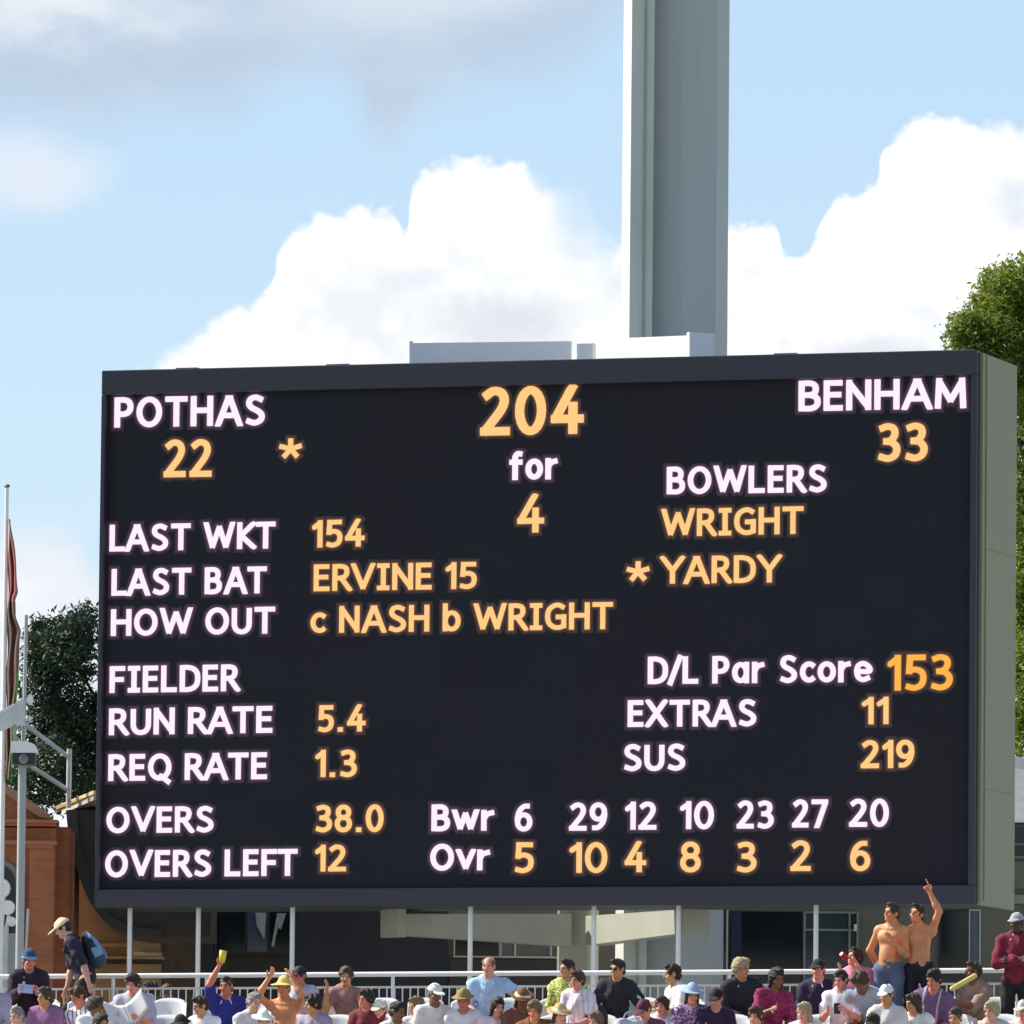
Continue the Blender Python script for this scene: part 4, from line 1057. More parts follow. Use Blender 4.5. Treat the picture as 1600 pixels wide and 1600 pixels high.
        for i in range(4):
            b = wr+fa*.088+wdir*(i-1.5)*.0205; Ln = (.062, .072, .068, .052)[i]
            if point and i in (0,): d1 = unit(fa+wdir*-.03); d2 = d1; Ln = .08
            elif point: d1 = unit(fa*.2+nrm*1.0); d2 = unit(-fa+nrm*.1)
            else: d1 = unit(fa+nrm*.25+wdir*(i-1.5)*.07); d2 = unit(fa+nrm*.7+wdir*(i-1.5)*.05)
            f.cap(b, b+d1*Ln*.55, .0095, .009, .004); f.cap(b+d1*Ln*.55, b+d1*Ln*.55+d2*Ln*.5, .009, .008, .004)
        tb = wr+fa*.035-wdir*.032; t1 = unit(fa*.6-wdir*.75+nrm*.3); f.cap(tb, tb+t1*.04, .013, .011, .008); t2 = unit(fa*.95-wdir*.25+nrm*.3); f.cap(tb+t1*.04, tb+t1*.04+t2*.03, .011, .009, .004)
    for s in (1, -1):
        f.cap(hips[s], knee[s], .082, .058, .04); f.cap(knee[s], knee[s]*.62+ank[s]*.38, .055, .056, .02); f.cap(knee[s]*.65+ank[s]*.35, ank[s], .056, .036, .03)
        f.ell(ank[s]+np.array([0, -.07, -.045]), (.043, .125, .042), None, .02)
    V, Q = f.mesh()
    C = V[Q].mean(1); L_ = (C-Hc)@Hm/HS
    mi = np.zeros(len(Q), int)
    eye = np.zeros(len(Q), bool)
    for s in (1, -1): eye |= ((L_[:, 0]-.031*s)**2/.012**2+(L_[:, 2]-.004)**2/.0075**2 < 1) & (L_[:, 1] < -.06)
    lips = (np.abs(L_[:, 0]) < .024) & (np.abs(L_[:, 2]+.068) < .012) & (L_[:, 1] < -.072)
    brows = (np.abs(np.abs(L_[:, 0])-.033) < .017) & (np.abs(L_[:, 2]-.026) < .0035) & (L_[:, 1] < -.06)
    mi[eye] = 1; mi[lips] = 2; mi[brows] = 3
    sk = SKINS[skin]; skm = mat('skin_'+skin, sk, .55, .13, 7, bump=.08, var2=.12)
    # head centre in the picture decides where the figure stands
    top = H(0, .02, .118 + (.012 if hair != 'bald' else 0) + (.015 if hat else 0))
    tz = rotm(0, 0, turn)@top*size
    Y = row_y(px, Yk); tgt = P(px, py, Y); base = tgt-Vector(tz)
    # keep the figure's feet on its step: small offsets vanish below the picture's edge
    root = thing('person', label, 'person', base, R(turn), group); root.matrix_basis = Matrix.Translation(base) @ Matrix.Rotation(R(turn), 4, 'Z') @ Matrix.Scale(size, 4)
    fast_mesh('body', V, Q, [skm, mat('eye_dark', (.03, .022, .02), .2), mat('lips_'+skin, tuple(a*b for a, b in zip(sk, (.75, .5, .5))), .5), mat('brow_hair', (.05, .032, .022), .7)], root, mi)
    # ---- trousers
    if trousers:
        t = Field(lo, hi, vox)
        t.ell(T(0, 0, 0), (.165*wide+.013, .131, .13), Tm, .05); t.ell(T(0, -.002, .10), (.152*wide+.012, .124, .12), Tm, .05)
        for s in (1, -1): t.cap(hips[s], knee[s], .098, .076, .04); t.cap(knee[s], ank[s]+np.array([0, 0, .02]), .074, .062, .03)
        D0 = t.D.copy(); t.wrinkle(.008, 30, px*.1); t.D = np.minimum(t.D, D0+.006); t.cut(T(0, 0, .075 if not (shirt or jacket) else .0), Tm@np.array([0, 0, 1.]))
        V, Q = t.mesh(); fast_mesh('trousers', V, Q, [cloth(trousers)], root)
    # ---- upper garment
    def garment(name, col, g, slv, open_front=False, hem=-.07, pattern=None):
        t = Field(lo, hi, vox); torso(t, g, .05)
        for s, (sh, el, wr, fa) in J.items():
            t.ell(sh, (.066+g, .064+g, .066+g), None, .04)
            if slv <= 1: t.cap(sh, sh+(el-sh)*slv*1.15, .056+g, .053+g+.008, .03)
            else: t.cap(sh, el, .056+g, .05+g, .03); t.cap(el, el+(wr-el)*min(1, slv-1), .05+g, .036+g, .02)
        D0 = t.D.copy()
        if not (jacket and name == 'shirt'): t.wrinkle(.015, 24, px*.13); t.wrinkle(.006, 52, px*.3)
        t.D = np.minimum(t.D, D0+(g-(.017 if name == 'jacket' else .006)))
        t.cut(T(0, 0, hem), Tm@np.array([0, 0, -1.]))
        t.cap(T(0, -.03, .53), T(0, -.06, .62), .058, .085, .01, 'sub')
        if open_front:
            t.cap(T(0, -.15, .52), T(0, -.16, .30), .05, .018, .01, 'sub')
        V, Q = t.mesh(); mi = None; mats_ = [cloth(col)]
        if pattern:
            L2 = (V[Q].mean(1)-pel)@Tm; kind, c2 = pattern
            mi = np.zeros(len(Q), int)
            if kind == 'stripe': mi[np.sin(L2[:, 0]*95+L2[:, 2]*10) > .55] = 1
            elif kind == 'hoop': mi[np.sin(L2[:, 2]*75) > .5] = 1
            elif kind == 'floral': mi[(np.sin(L2[:, 0]*70+3*np.sin(L2[:, 2]*50))*np.sin(L2[:, 2]*66+2*np.sin(L2[:, 0]*45+L2[:, 1]*40))) > .12] = 1
            elif kind == 'piping': mi[(np.abs(np.abs(L2[:, 0])-.085-.05*(L2[:, 2]-.3)) < .009) & (L2[:, 1] < .02) | ((np.abs(L2[:, 2]-.06) < .012))] = 1
            elif kind == 'panel': mi[(L2[:, 0] > .03)] = 1
            elif kind == 'shoulder': mi[(L2[:, 2] > .40) & (np.abs(L2[:, 0]) > .05)] = 1
            mats_.append(cloth(c2))
        return fast_mesh(name, V, Q, mats_, root, mi)
    if shirt:
        garment('shirt', shirt, .011, sleeve, open_front=collar is not None, pattern=stripe)
    if jacket: garment('jacket', jacket, .021, 1.95, open_front=True)
    if collar:
        t = Field(Hc-np.array([.2, .25, .32]), Hc+np.array([.2, .2, .1]), .007)
        ring = [T(.080*math.sin(R(a)), .012+.074*math.cos(R(a)), .523+.016*math.cos(R(a))) for a in np.linspace(-152, 152, 17)]
        for a, b in zip(ring[:-1], ring[1:]): t.cap(a, b, .014, .014, .006); t.cap(a*1+Tm@np.array([0, 0, -.018]), b*1+Tm@np.array([0, 0, -.018]), .013, .013, .006)
        for s, e in ((1, ring[-1]), (-1, ring[0])): t.cap(e, e+Tm@np.array([.03*s, -.045, -.06]), .016, .008, .008)
        V, Q = t.mesh(); fast_mesh('collar', V, Q, [cloth(collar)], root)
    # ---- hair
    if hair != 'bald':
        t = Field(Hc-np.array([.17, .17, .30]), Hc+.17, vox*.85); t.rs = HS
        gr = {'short': .010, 'crop': .006, 'full': .020, 'long': .018, 'fringe': .008, 'curly': .03}[hairstyle]
        if hat: gr = min(gr, .012)
        t.ell(H(0, .018, .032), (.0755+gr, .095+gr, .089+gr), Hm, .02)
        if hairstyle in ('short', 'crop', 'fringe', 'full', 'curly'): t.ell(H(0, .055, -.03), (.066+gr*.8, .05+gr*.8, .06), Hm, .03)
        if hairstyle == 'long':
            t.ell(H(0, .05, -.07), (.082, .055, .12), Hm, .04)
            for s in (1, -1): t.cap(H(.072*s, .01, .03), H(.08*s, .02, -.12), .022, .026, .03)
        t.wrinkle(.006 if not hat else .002, 48, px)
        t.wrinkle(.002 if hat else .008 if hairstyle != 'curly' else .012, 110, px*.7)
        if not hat: t.ell(H(.02*math.sin(px), -.05, .105), (.045, .05, .028), Hm, .02)
        t.ell(H(0, -.105, -.035), (.068, .085, .092), Hm, .012, 'sub')
        if hairstyle == 'fringe': t.ell(H(0, -.03, .10), (.065, .10, .055), Hm, .01, 'sub')
        if hairstyle in ('short', 'crop', 'fringe'):
            t.cut(H(0, 0, -.075), Hm@np.array([0, -.3, -1.]))
            for s in (1, -1): t.ell(H(.085*s, .01, -.02), (.03, .03, .035), Hm, .01, 'sub')
        V, Q = t.mesh(); fast_mesh('hair', V, Q, [mat('hair_'+hair, HAIRS[hair], .6, .35, 30, bump=.4, bscale=220, stretch=(3, 3, .6))], root)
    # ---- hats and glasses
    if hat:
        t = Field(Hc-np.array([.25, .28, .12]), Hc+np.array([.25, .25, .2]), vox*.85); t.rs = HS; g = .022 if hair != 'bald' else .014
        hm = cloth(hatcol)
        if hat in ('cap', 'visor'):
            t.ell(H(0, .018, .034), (.0755+g-.004, .096+g-.004, .084+g-.004), Hm, .01); t.cut(H(0, 0, .036), Hm@np.array([0, .16, -1.]))
            if hat == 'visor': t.cut(H(0, 0, .075), Hm@np.array([0, 0, 1.]))
            t.ell(H(0, -.128, .030), (.075, .085, .011), Hm@rotm(13), .01); t.wrinkle(.005, 45, px)
        elif hat == 'beanie':
            t.ell(H(0, .018, .036), (.0755+g, .096+g, .095+g), Hm, .01); t.cut(H(0, 0, .022), Hm@np.array([0, .12, -1.])); t.wrinkle(.007, 60, px)
        else:
            rb, ch = {'bucket': (.145, .085), 'straw': (.175, .085), 'sun': (.165, .09)}[hat]
            t.ell(H(0, .014, .045), (.082+.012, .098+.012, ch+.03), Hm, .01); t.cut(H(0, 0, .040), Hm@np.array([0, 0, -1.]))
            t.ell(H(0, .005, .047), (rb, rb*1.06, .014), Hm@rotm(4), .025); t.wrinkle(.006, 40, px)
        V, Q = t.mesh(); mi = None; mats_ = [hm]
        if hat == 'straw' or armband == 'hatband':
            Lh = (V[Q].mean(1)-Hc)@Hm/HS; mi = ((Lh[:, 2] > .058) & (Lh[:, 2] < .085) & (np.hypot(Lh[:, 0], Lh[:, 1]) < .125)).astype(int); mats_.append(cloth((240, 226, 190) if hat == 'straw' else (120, 160, 190)))
        if hat == 'beanie':
            Lh = (V[Q].mean(1)-Hc)@Hm/HS; mi = (Lh[:, 2] < .052).astype(int); mats_.append(cloth((130, 165, 195)))
        fast_mesh('hat' if hat in ('bucket', 'straw', 'sun') else ('beanie' if hat == 'beanie' else 'cap'), V, Q, mats_, root, mi)
    if glasses:
        t = Field(Hc-.16, Hc+.16, .005); t.rs = HS
        for s in (1, -1): t.ell(H(.032*s, -.093, .004), (.029, .011, .021), Hm, .006); t.cap(H(.06*s, -.085, .008), H(.08*s, .005, .008), .004, .004, .004)
        t.cap(H(-.02, -.1, .01), H(.02, -.1, .01), .004, .004, .004)
        V, Q = t.mesh(); fast_mesh('sunglasses', V, Q, [mat('sunglass', (.01, .008, .008), .15)], root)
    # badge on the chest
    if badge:
        m = MB(); a, b, c_, w_, hh = badge[0]
        q = T(a, b, c_); m.box(tuple(q), (w_, .006, hh), .002); m.build('badge', cloth(badge[1]), root)
    W = root.matrix_basis
    return dict(root=root, W=lambda v: W @ Vector(v), T=lambda *a: W @ Vector(T(*a)), H=lambda *a: W @ Vector(H(*a)), J={s: [W @ Vector(v) for v in J[s][:3]] + [(W.to_3x3() @ Vector(J[s][3])).normalized()] for s in J}, W3=W.to_3x3(), Hm=Hm, Tm=Tm)
Y0, Y1, Y2, Y3 = 106.0, 105.2, 104.4, 103.6
def cast():
    p = person
    K = {}
    # standing behind the seats
    K['cap'] = p('person in beige cap and dark navy top bending forward, wearing a blue backpack', 92, 1434, 106.9, 'fair', 'dark', 'short', (44, 40, 58), .75, (28, 0, 0), 24, 0, 0, -84, ('down', ((.1, -.35, -.9), (0, -.6, -.8))), 'stand', 1.0, 'cap', (238, 220, 176), (52, 44, 44), legs='step')
    K['shirtless'] = p('bare-chested person in blue jeans facing left beside his pointing companion', 1398, 1411, Y0, 'orange', 'brown', 'short', None, 0, (-6, 6, -30), -2, 3, -4, -22, (((.22, -.15, -.95), (-.42, -.75, .5), (-.3, -.5, .8)), 'behind'), 'stand', 1.0, None, (0, 0, 0), (92, 104, 128), skintop=True, vox=.0075)
    K['pointing'] = p('bare-chested person pointing one raised finger upward with an arm over his companion', 1437, 1414, Y0+.12, 'orange', 'dark', 'short', None, 0, (-14, 4, -22), -1, -3, 0, -14, (((.28, -.25, .52), (-.42, -.1, 1)), ((.55, .42, -.6), (.3, .3, -.7))), 'stand', .985, None, (0, 0, 0), (36, 34, 44), skintop=True, fingers='point', vox=.007)
    K['maroon'] = p('person standing with folded arms in maroon zip jacket with white collar and grey cap', 1589, 1424, Y0-.2, 'dark', 'black', 'crop', None, 0, (2, 0, -12), 2, 0, 0, -10, ('crossed', 'crossed'), 'stand', 1.0, 'cap', (176, 172, 176), (34, 28, 32), jacket=(126, 28, 52), collar=(238, 228, 232))
    # back row
    K['blueband'] = p('seated person in dark jacket with blue cap holding a pale blue paper', 46, 1483, Y0-.25, 'red', 'dark', 'short', None, 0, (6, 0, 14), 4, 0, 0, 4, ('hold', 'hold'), hat='beanie', hatcol=(44, 78, 110), jacket=(44, 28, 42), collar=(206, 200, 206), badge=((-.07, -.15, .36, .03, .085), (214, 214, 226)))
    K['bald'] = p('balding person in a loose light blue shirt with an arm stretched along the seats', 764, 1494, Y0, 'pink', 'light', 'fringe', (176, 206, 236), .95, (2, 0, -10), 3, 0, 0, -6, (((.85, -.2, -.45), (.5, -.7, -.35)), 'lap'), wide=1.02, size=1.0, collar=(190, 214, 240))
    K['floral'] = p('dark-haired person in a yellow and green floral shirt', 887, 1498, Y0, 'tan', 'dark', 'short', (222, 218, 130), .7, (2, 0, -24), 3, 0, 0, -22, ('lap', 'lap'), stripe=('floral', (120, 150, 60)))
    K['shades'] = p('dark-haired person in black jacket and sunglasses', 966, 1498, Y0, 'tan', 'dark', 'short', (200, 200, 206), .8, (4, 0, -26), 3, 4, 0, -14, (((.6, -.2, -.75), (.1, -.9, -.4)), 'lap'), glasses=True, jacket=(42, 40, 48))
    K['blond'] = p('person with pale blond hair in black jacket over grey top, face turned aside', 1158, 1496, Y0, 'tan', 'blond', 'full', (150, 136, 124), 1.2, (6, 0, 40), 4, -4, 0, 14, ('lap', 'lap'), size=1.04, jacket=(40, 38, 44), collar=(214, 214, 206))
    K['navycap'] = p('person in black cap and navy polo shirt with light collar', 1279, 1497, Y0, 'pink', 'dark', 'short', (44, 36, 68), .7, (2, 0, -10), 3, 0, 0, -8, ('lap', 'lap'), hat='cap', hatcol=(34, 28, 32), collar=(216, 196, 196), trousers=(196, 160, 176))
    K['drinker'] = p('person with dark hair tipping the head to drink, pink shirt', 1340, 1482, Y0+.1, 'pink', 'dark', 'full', (226, 140, 168), .6, (-14, 0, -30), 2, 0, 0, -20, ('chin', 'chin'), size=.95)
    K['tanback'] = p('brown-haired person in a tan shirt beside a yellow inflatable stick', 1523, 1502, Y0, 'brown', 'brown', 'crop', (168, 138, 122), .9, (0, 0, -30), 10, 8, 0, -44, ('fwd', 'lap'), wide=1.0)
    K['whiteshirt'] = p('person in white shirt with dark cap beside the bare-armed person', 467, 1507, Y0-.15, 'red', 'dark', 'short', (236, 238, 246), .8, (8, 0, -16), 6, 0, 0, -18, ('lap', 'lap'), hat='visor', hatcol=(36, 26, 32), stripe=('panel', (188, 192, 216)))
    K['handup'] = p('brown-haired person lifting a bare forearm to the face', 541, 1510, Y0+.05, 'tan', 'brown', 'full', (158, 120, 116), .3, (6, 0, -12), 5, 0, 0, 8, ('fwd', (((.35, -.55, -.75), (-.05, -.12, 1)))))
    # second row
    K['reader'] = p('dark-haired person in pale grey shirt bent over white newspaper sheets', 206, 1521, Y1, 'pink', 'dark', 'full', (186, 188, 206), .85, (22, 0, -14), 14, 0, 0, -12, ('hold', 'hold'), wide=1.0, size=1.0)
    K['royal'] = p('person in royal blue shirt raising an arm with a yellow cup', 354, 1525, Y1, 'red', 'dark', 'crop', (44, 52, 140), .7, (4, 0, -24), 4, 0, 0, 4, ('lap', (((.10, -.5, .75), (-.45, .0, .9)))), collar=(196, 200, 220), wide=1.0)
    K['handshead'] = p('bare-shouldered person in yellow hat with both hands lifted to the brim', 444, 1526, Y1+.1, 'orange', 'light', 'short', None, 0, (2, 0, -6), 3, 0, 0, -12, (((.28, -.6, .30), (-.5, .15, .85)), ((.28, -.6, .30), (-.5, .15, .85))), hat='sun', hatcol=(232, 214, 128), skintop=True)
    K['auburn'] = p('young person with auburn hair in white top with a dark shoulder strap', 902, 1516, Y1, 'pink', 'auburn', 'full', (238, 234, 242), .6, (8, 0, -16), 6, 2, 0, -26, ('lap', 'lap'), size=.93, stripe=('stripe', (216, 206, 220)))
    K['profile'] = p('person in white shirt seen in profile with dark hair and tanned face', 1052, 1506, Y1+.2, 'tan', 'dark', 'short', (240, 236, 232), 1.0, (4, 0, -18), 8, 0, 0, -66, ('hold', 'lap'), wide=1.0)
    K['magenta'] = p('person in maroon top with black hair sitting sideways by the navy polo person', 1214, 1512, Y1, 'brown', 'black', 'long', (132, 34, 82), .95, (10, 0, 8), 6, 4, 0, 18, ('lap', 'hold'), stripe=('floral', (176, 52, 104)))
    K['whitetee'] = p('dark-haired person in white tee shirt looking down at a dark phone', 1313, 1515, Y1, 'pink', 'dark', 'short', (240, 234, 244), .6, (16, 0, -20), 6, 0, 0, -14, ('hold', 'hold'), size=.96)
    K['purple'] = p('dark-haired person in purple jacket leaning over with reddened face', 1458, 1514, Y1, 'red', 'black', 'full', (112, 88, 124), .9, (18, 0, -20), 14, 8, 0, -16, ('lap', 'lap'), stripe=('piping', (206, 178, 190)), size=1.02)
    K['greycurve'] = p('person in pale grey-blue hooded top hunched forward below the drinking person', 1337, 1520, Y1-.25, 'brown', 'brown', 'full', (170, 176, 196), 1.8, (46, 0, -30), 40, 0, 0, -20, ('lap', 'lap'), wide=1.02)
    # third row
    K['whitecap'] = p('person in white cap with shaded face and cream white top', 680, 1535, Y2, 'brown', 'grey', 'short', (232, 228, 222), .8, (10, 0, 14), 6, 0, 0, 10, ('lap', 'lap'), hat='cap', hatcol=(240, 236, 232))
    K['olivehat'] = p('person in olive bucket hat with sunburnt face and white shirt', 724, 1545, Y2, 'red', 'light', 'short', (240, 236, 238), .7, (12, 0, -8), 6, 0, 0, -6, ('lap', 'lap'), hat='bucket', hatcol=(158, 134, 86))
    K['strawhat'] = p('person in brown straw hat with a cream hatband, head bowed', 818, 1545, Y2, 'brown', 'brown', 'long', (124, 78, 62), .8, (24, 0, 8), 10, 0, 0, 10, ('lap', 'lap'), hat='straw', hatcol=(120, 84, 50), size=.95)
    K['bandana'] = p('person in pale blue patterned sun hat and purple print shirt', 1082, 1537, Y2, 'pink', 'brown', 'long', (122, 84, 128), .7, (10, 0, 6), 5, 0, 0, 8, ('lap', 'lap'), hat='sun', hatcol=(164, 190, 216), stripe=('floral', (206, 178, 206)), size=.95)
    K['blackcap'] = p('person in black cap with pink face and dark purple shirt', 1118, 1543, Y2, 'pink', 'black', 'short', (54, 34, 66), .7, (16, 0, -10), 5, 0, 0, -6, ('lap', 'hold'), hat='cap', hatcol=(32, 28, 32), size=.96)
    K['whitecap2'] = p('person in white cap and pale grey shirt sitting below the blue jeans', 1385, 1536, Y2, 'tan', 'brown', 'short', (222, 220, 218), .8, (10, 0, -10), 5, 0, 0, -14, ('lap', 'lap'), hat='cap', hatcol=(236, 238, 246))
    K['fringe'] = p('brown-haired person in plum shirt with sunlit cheek below the dark jacket', 70, 1542, Y2, 'tan', 'brown', 'full', (150, 106, 148), .8, (6, 0, -20), 4, 0, 0, -22, ('lap', 'lap'), size=.97)
    K['stripes'] = p('person with reddish hair in white and grey striped shirt', 118, 1541, Y2, 'red', 'auburn', 'short', (236, 234, 242), .9, (26, 0, -30), 12, -6, 0, -30, ('lap', 'lap'), stripe=('stripe', (128, 118, 140)))
    K['brownhair'] = p('brown-haired person in white top turning away from the striped shirt', 150, 1556, Y2-.1, 'brown', 'brown', 'full', (238, 236, 238), .7, (8, 0, 40), 5, 0, 0, 30, ('lap', 'lap'), size=.95)
    K['edge'] = p('person in lavender shirt cut off by the edge of the photo', -14, 1520, Y2, 'fair', 'brown', 'short', (168, 164, 196), .8, (4, 0, 0), 4, 0, 0, -4, ('lap', 'lap'), wide=1.0)
    K['lavender'] = p('dark-haired person in lavender grey shirt in front of the white shirt', 489, 1553, Y2, 'tan', 'black', 'full', (164, 154, 178), .8, (8, 0, -34), 6, 0, 0, -34, ('lap', 'lap'))
    K['creamneck'] = p('black-haired person in cream shirt seen beside a curved grey seat back', 621, 1564, Y3+.3, 'brown', 'black', 'short', (236, 230, 220), .7, (8, 0, 30), 5, 0, 0, 24, ('lap', 'lap'), size=.98)
    K['redtop'] = p('person in dark red top with bare arm folded across, beside the lifted forearm', 572, 1545, Y2, 'red', 'dark', 'full', (112, 40, 44), .5, (10, 0, -20), 6, 0, 0, -26, ('lap', 'hold'), size=.95)
    K['strawhair'] = p('person with straw blond hair in rust brown top, head down', 834, 1563, Y3+.2, 'orange', 'light', 'full', (138, 86, 58), .7, (20, 0, -10), 8, 0, 0, -10, ('lap', 'lap'), size=.95)
    K['bagholder'] = p('person in dark maroon cap and top bending over a pale grey bag', 1003, 1561, Y3+.2, 'pink', 'dark', 'short', (112, 66, 84), .7, (30, 0, -20), 14, 0, 0, -14, ('hold', 'hold'), hat='cap', hatcol=(96, 44, 60), size=.95)
    K['blondfront'] = p('blond person with bare sunlit arm in the front near the maroon jacket', 1549, 1564, Y3+.3, 'fair', 'blond', 'full', (216, 200, 186), .4, (10, 0, -16), 6, 0, 0, -20, ('lap', 'chin'), size=.95)
    K['rightedge'] = p('person in brown cap at the lower corner below the maroon jacket', 1600, 1560, Y2, 'pink', 'dark', 'short', (226, 206, 206), .6, (8, 0, -14), 5, 0, 0, -14, ('lap', 'lap'), hat='cap', hatcol=(210, 196, 190))
    K['dark1'] = p('person with black hair low in front of the hunched grey top', 1363, 1584, Y3, 'brown', 'black', 'full', (90, 70, 78), .7, (14, 0, -10), 5, 0, 0, -10, ('lap', 'lap'), size=.96)
    K['dark2'] = p('person with dark brown hair low in front beside the newspaper reader', 158, 1583, Y3, 'tan', 'dark', 'full', (206, 200, 204), .7, (10, 0, 20), 5, 0, 0, 20, ('lap', 'lap'), size=.95)
    K['dark3'] = p('person in black sun hat low in front beneath the royal blue shirt', 282, 1586, Y3, 'fair', 'black', 'full', (150, 120, 128), .7, (10, 0, -20), 5, 0, 0, -20, ('lap', 'lap'), hat='bucket', hatcol=(34, 30, 34), size=.95)
    K['f1'] = p('grey-haired person in white shirt low in front, under the dark jacket with the blue paper', 26, 1572, Y3+.2, 'fair', 'grey', 'short', (240, 238, 240), .8, (10, 0, -20), 6, 0, 0, -16, ('lap', 'lap'), size=.96)
    K['f2'] = p('person in white sun hat low in front, under the bare-shouldered person', 412, 1578, Y3, 'fair', 'brown', 'short', (236, 232, 240), .8, (12, 0, 10), 6, 0, 0, 0, ('lap', 'lap'), hat='sun', hatcol=(240, 238, 232), size=.95)
    K['f3'] = p('person in pink shirt with fair hair low in front, under the rucksack', 930, 1580, Y3, 'pink', 'light', 'full', (232, 190, 204), .8, (12, 0, -20), 6, 0, 0, -14, ('lap', 'lap'), size=.95)
    K['f4'] = p('person in plum top low in front, under the maroon top', 1180, 1572, Y3+.1, 'pink', 'auburn', 'full', (92, 50, 96), .8, (14, 0, -16), 6, 0, 0, -10, ('lap', 'lap'), size=.95)
    K['f5'] = p('person in lavender shirt with brown hair low in front, under the purple jacket', 1492, 1574, Y3, 'tan', 'brown', 'short', (196, 188, 214), .8, (12, 0, -10), 6, 0, 0, -12, ('lap', 'lap'), size=.95)
    K['f6'] = p('person in white blouse with a straw hat low in front, under the floral shirt', 876, 1568, Y3+.2, 'fair', 'auburn', 'long', (240, 236, 236), .7, (16, 0, 16), 6, 0, 0, 6, ('lap', 'lap'), hat='straw', hatcol=(206, 176, 116), size=.93)
    K['f7'] = p('person with long blond hair in white top low in front, under the white tee shirt', 1256, 1566, Y3+.2, 'pink', 'blond', 'long', (242, 236, 240), .6, (12, 0, -20), 6, 0, 0, -14, ('lap', 'lap'), size=.94)
    K['g1'] = p('person with dark hair in white shirt between the black sun hat and the white seats', 312, 1556, Y2, 'tan', 'dark', 'short', (240, 238, 242), .8, (14, 0, -30), 10, 0, 0, -30, ('lap', 'lap'), size=.96)
    K['g2'] = p('grey-haired person in pale grey shirt beside the royal blue shirt', 398, 1550, Y2, 'fair', 'grey', 'short', (212, 210, 216), .9, (12, 0, 20), 10, 0, 0, 16, ('lap', 'lap'), size=.96)
    K['g3'] = p('person in ivory cap and white shirt next to the curved grey seat back', 594, 1560, Y2, 'pink', 'light', 'short', (240, 236, 230), .8, (12, 0, -14), 6, 0, 0, -14, ('lap', 'lap'), hat='cap', hatcol=(226, 220, 204), size=.95)
    K['g4'] = p('light-haired person in grey and white top beside the cream white top', 650, 1557, Y2+.1, 'tan', 'light', 'full', (206, 200, 204), .8, (10, 0, -26), 8, 0, 0, -26, ('lap', 'lap'), size=.95)
    K['g5'] = p('dark-haired person in pale pink top below the light blue shirt', 778, 1558, Y2, 'pink', 'dark', 'long', (236, 212, 220), .8, (12, 0, 16), 6, 0, 0, 12, ('lap', 'lap'), size=.94)
    K['g6'] = p('person with auburn hair in white top beside the person with the pale grey bag', 1034, 1556, Y2, 'pink', 'auburn', 'full', (240, 236, 240), .7, (10, 0, -10), 6, 0, 0, -12, ('lap', 'lap'), size=.95)
    K['g7'] = p('person in white top with brown hair between the white cap and the purple jacket', 1426, 1552, Y2+.2, 'tan', 'brown', 'long', (238, 234, 230), .9, (12, 0, -30), 8, 0, 0, -24, ('lap', 'lap'), size=.95)
    # people beyond the railing
    K['walker1'] = p('person in dark plum clothes beyond the railing next to the newspaper reader', 236, 1534, 108.3, 'brown', 'dark', 'full', (62, 40, 66), .9, (4, 0, -20), 4, 0, 0, -30, ('lap', 'lap'))
    K['walker2'] = p('person in pink and white patterned top beyond the railing', 262, 1538, 108.2, 'brown', 'brown', 'long', (232, 206, 214), .7, (8, 0, 10), 4, 0, 0, 12, ('lap', 'lap'), stripe=('floral', (150, 90, 110)), size=.92)
    return K
K = cast()

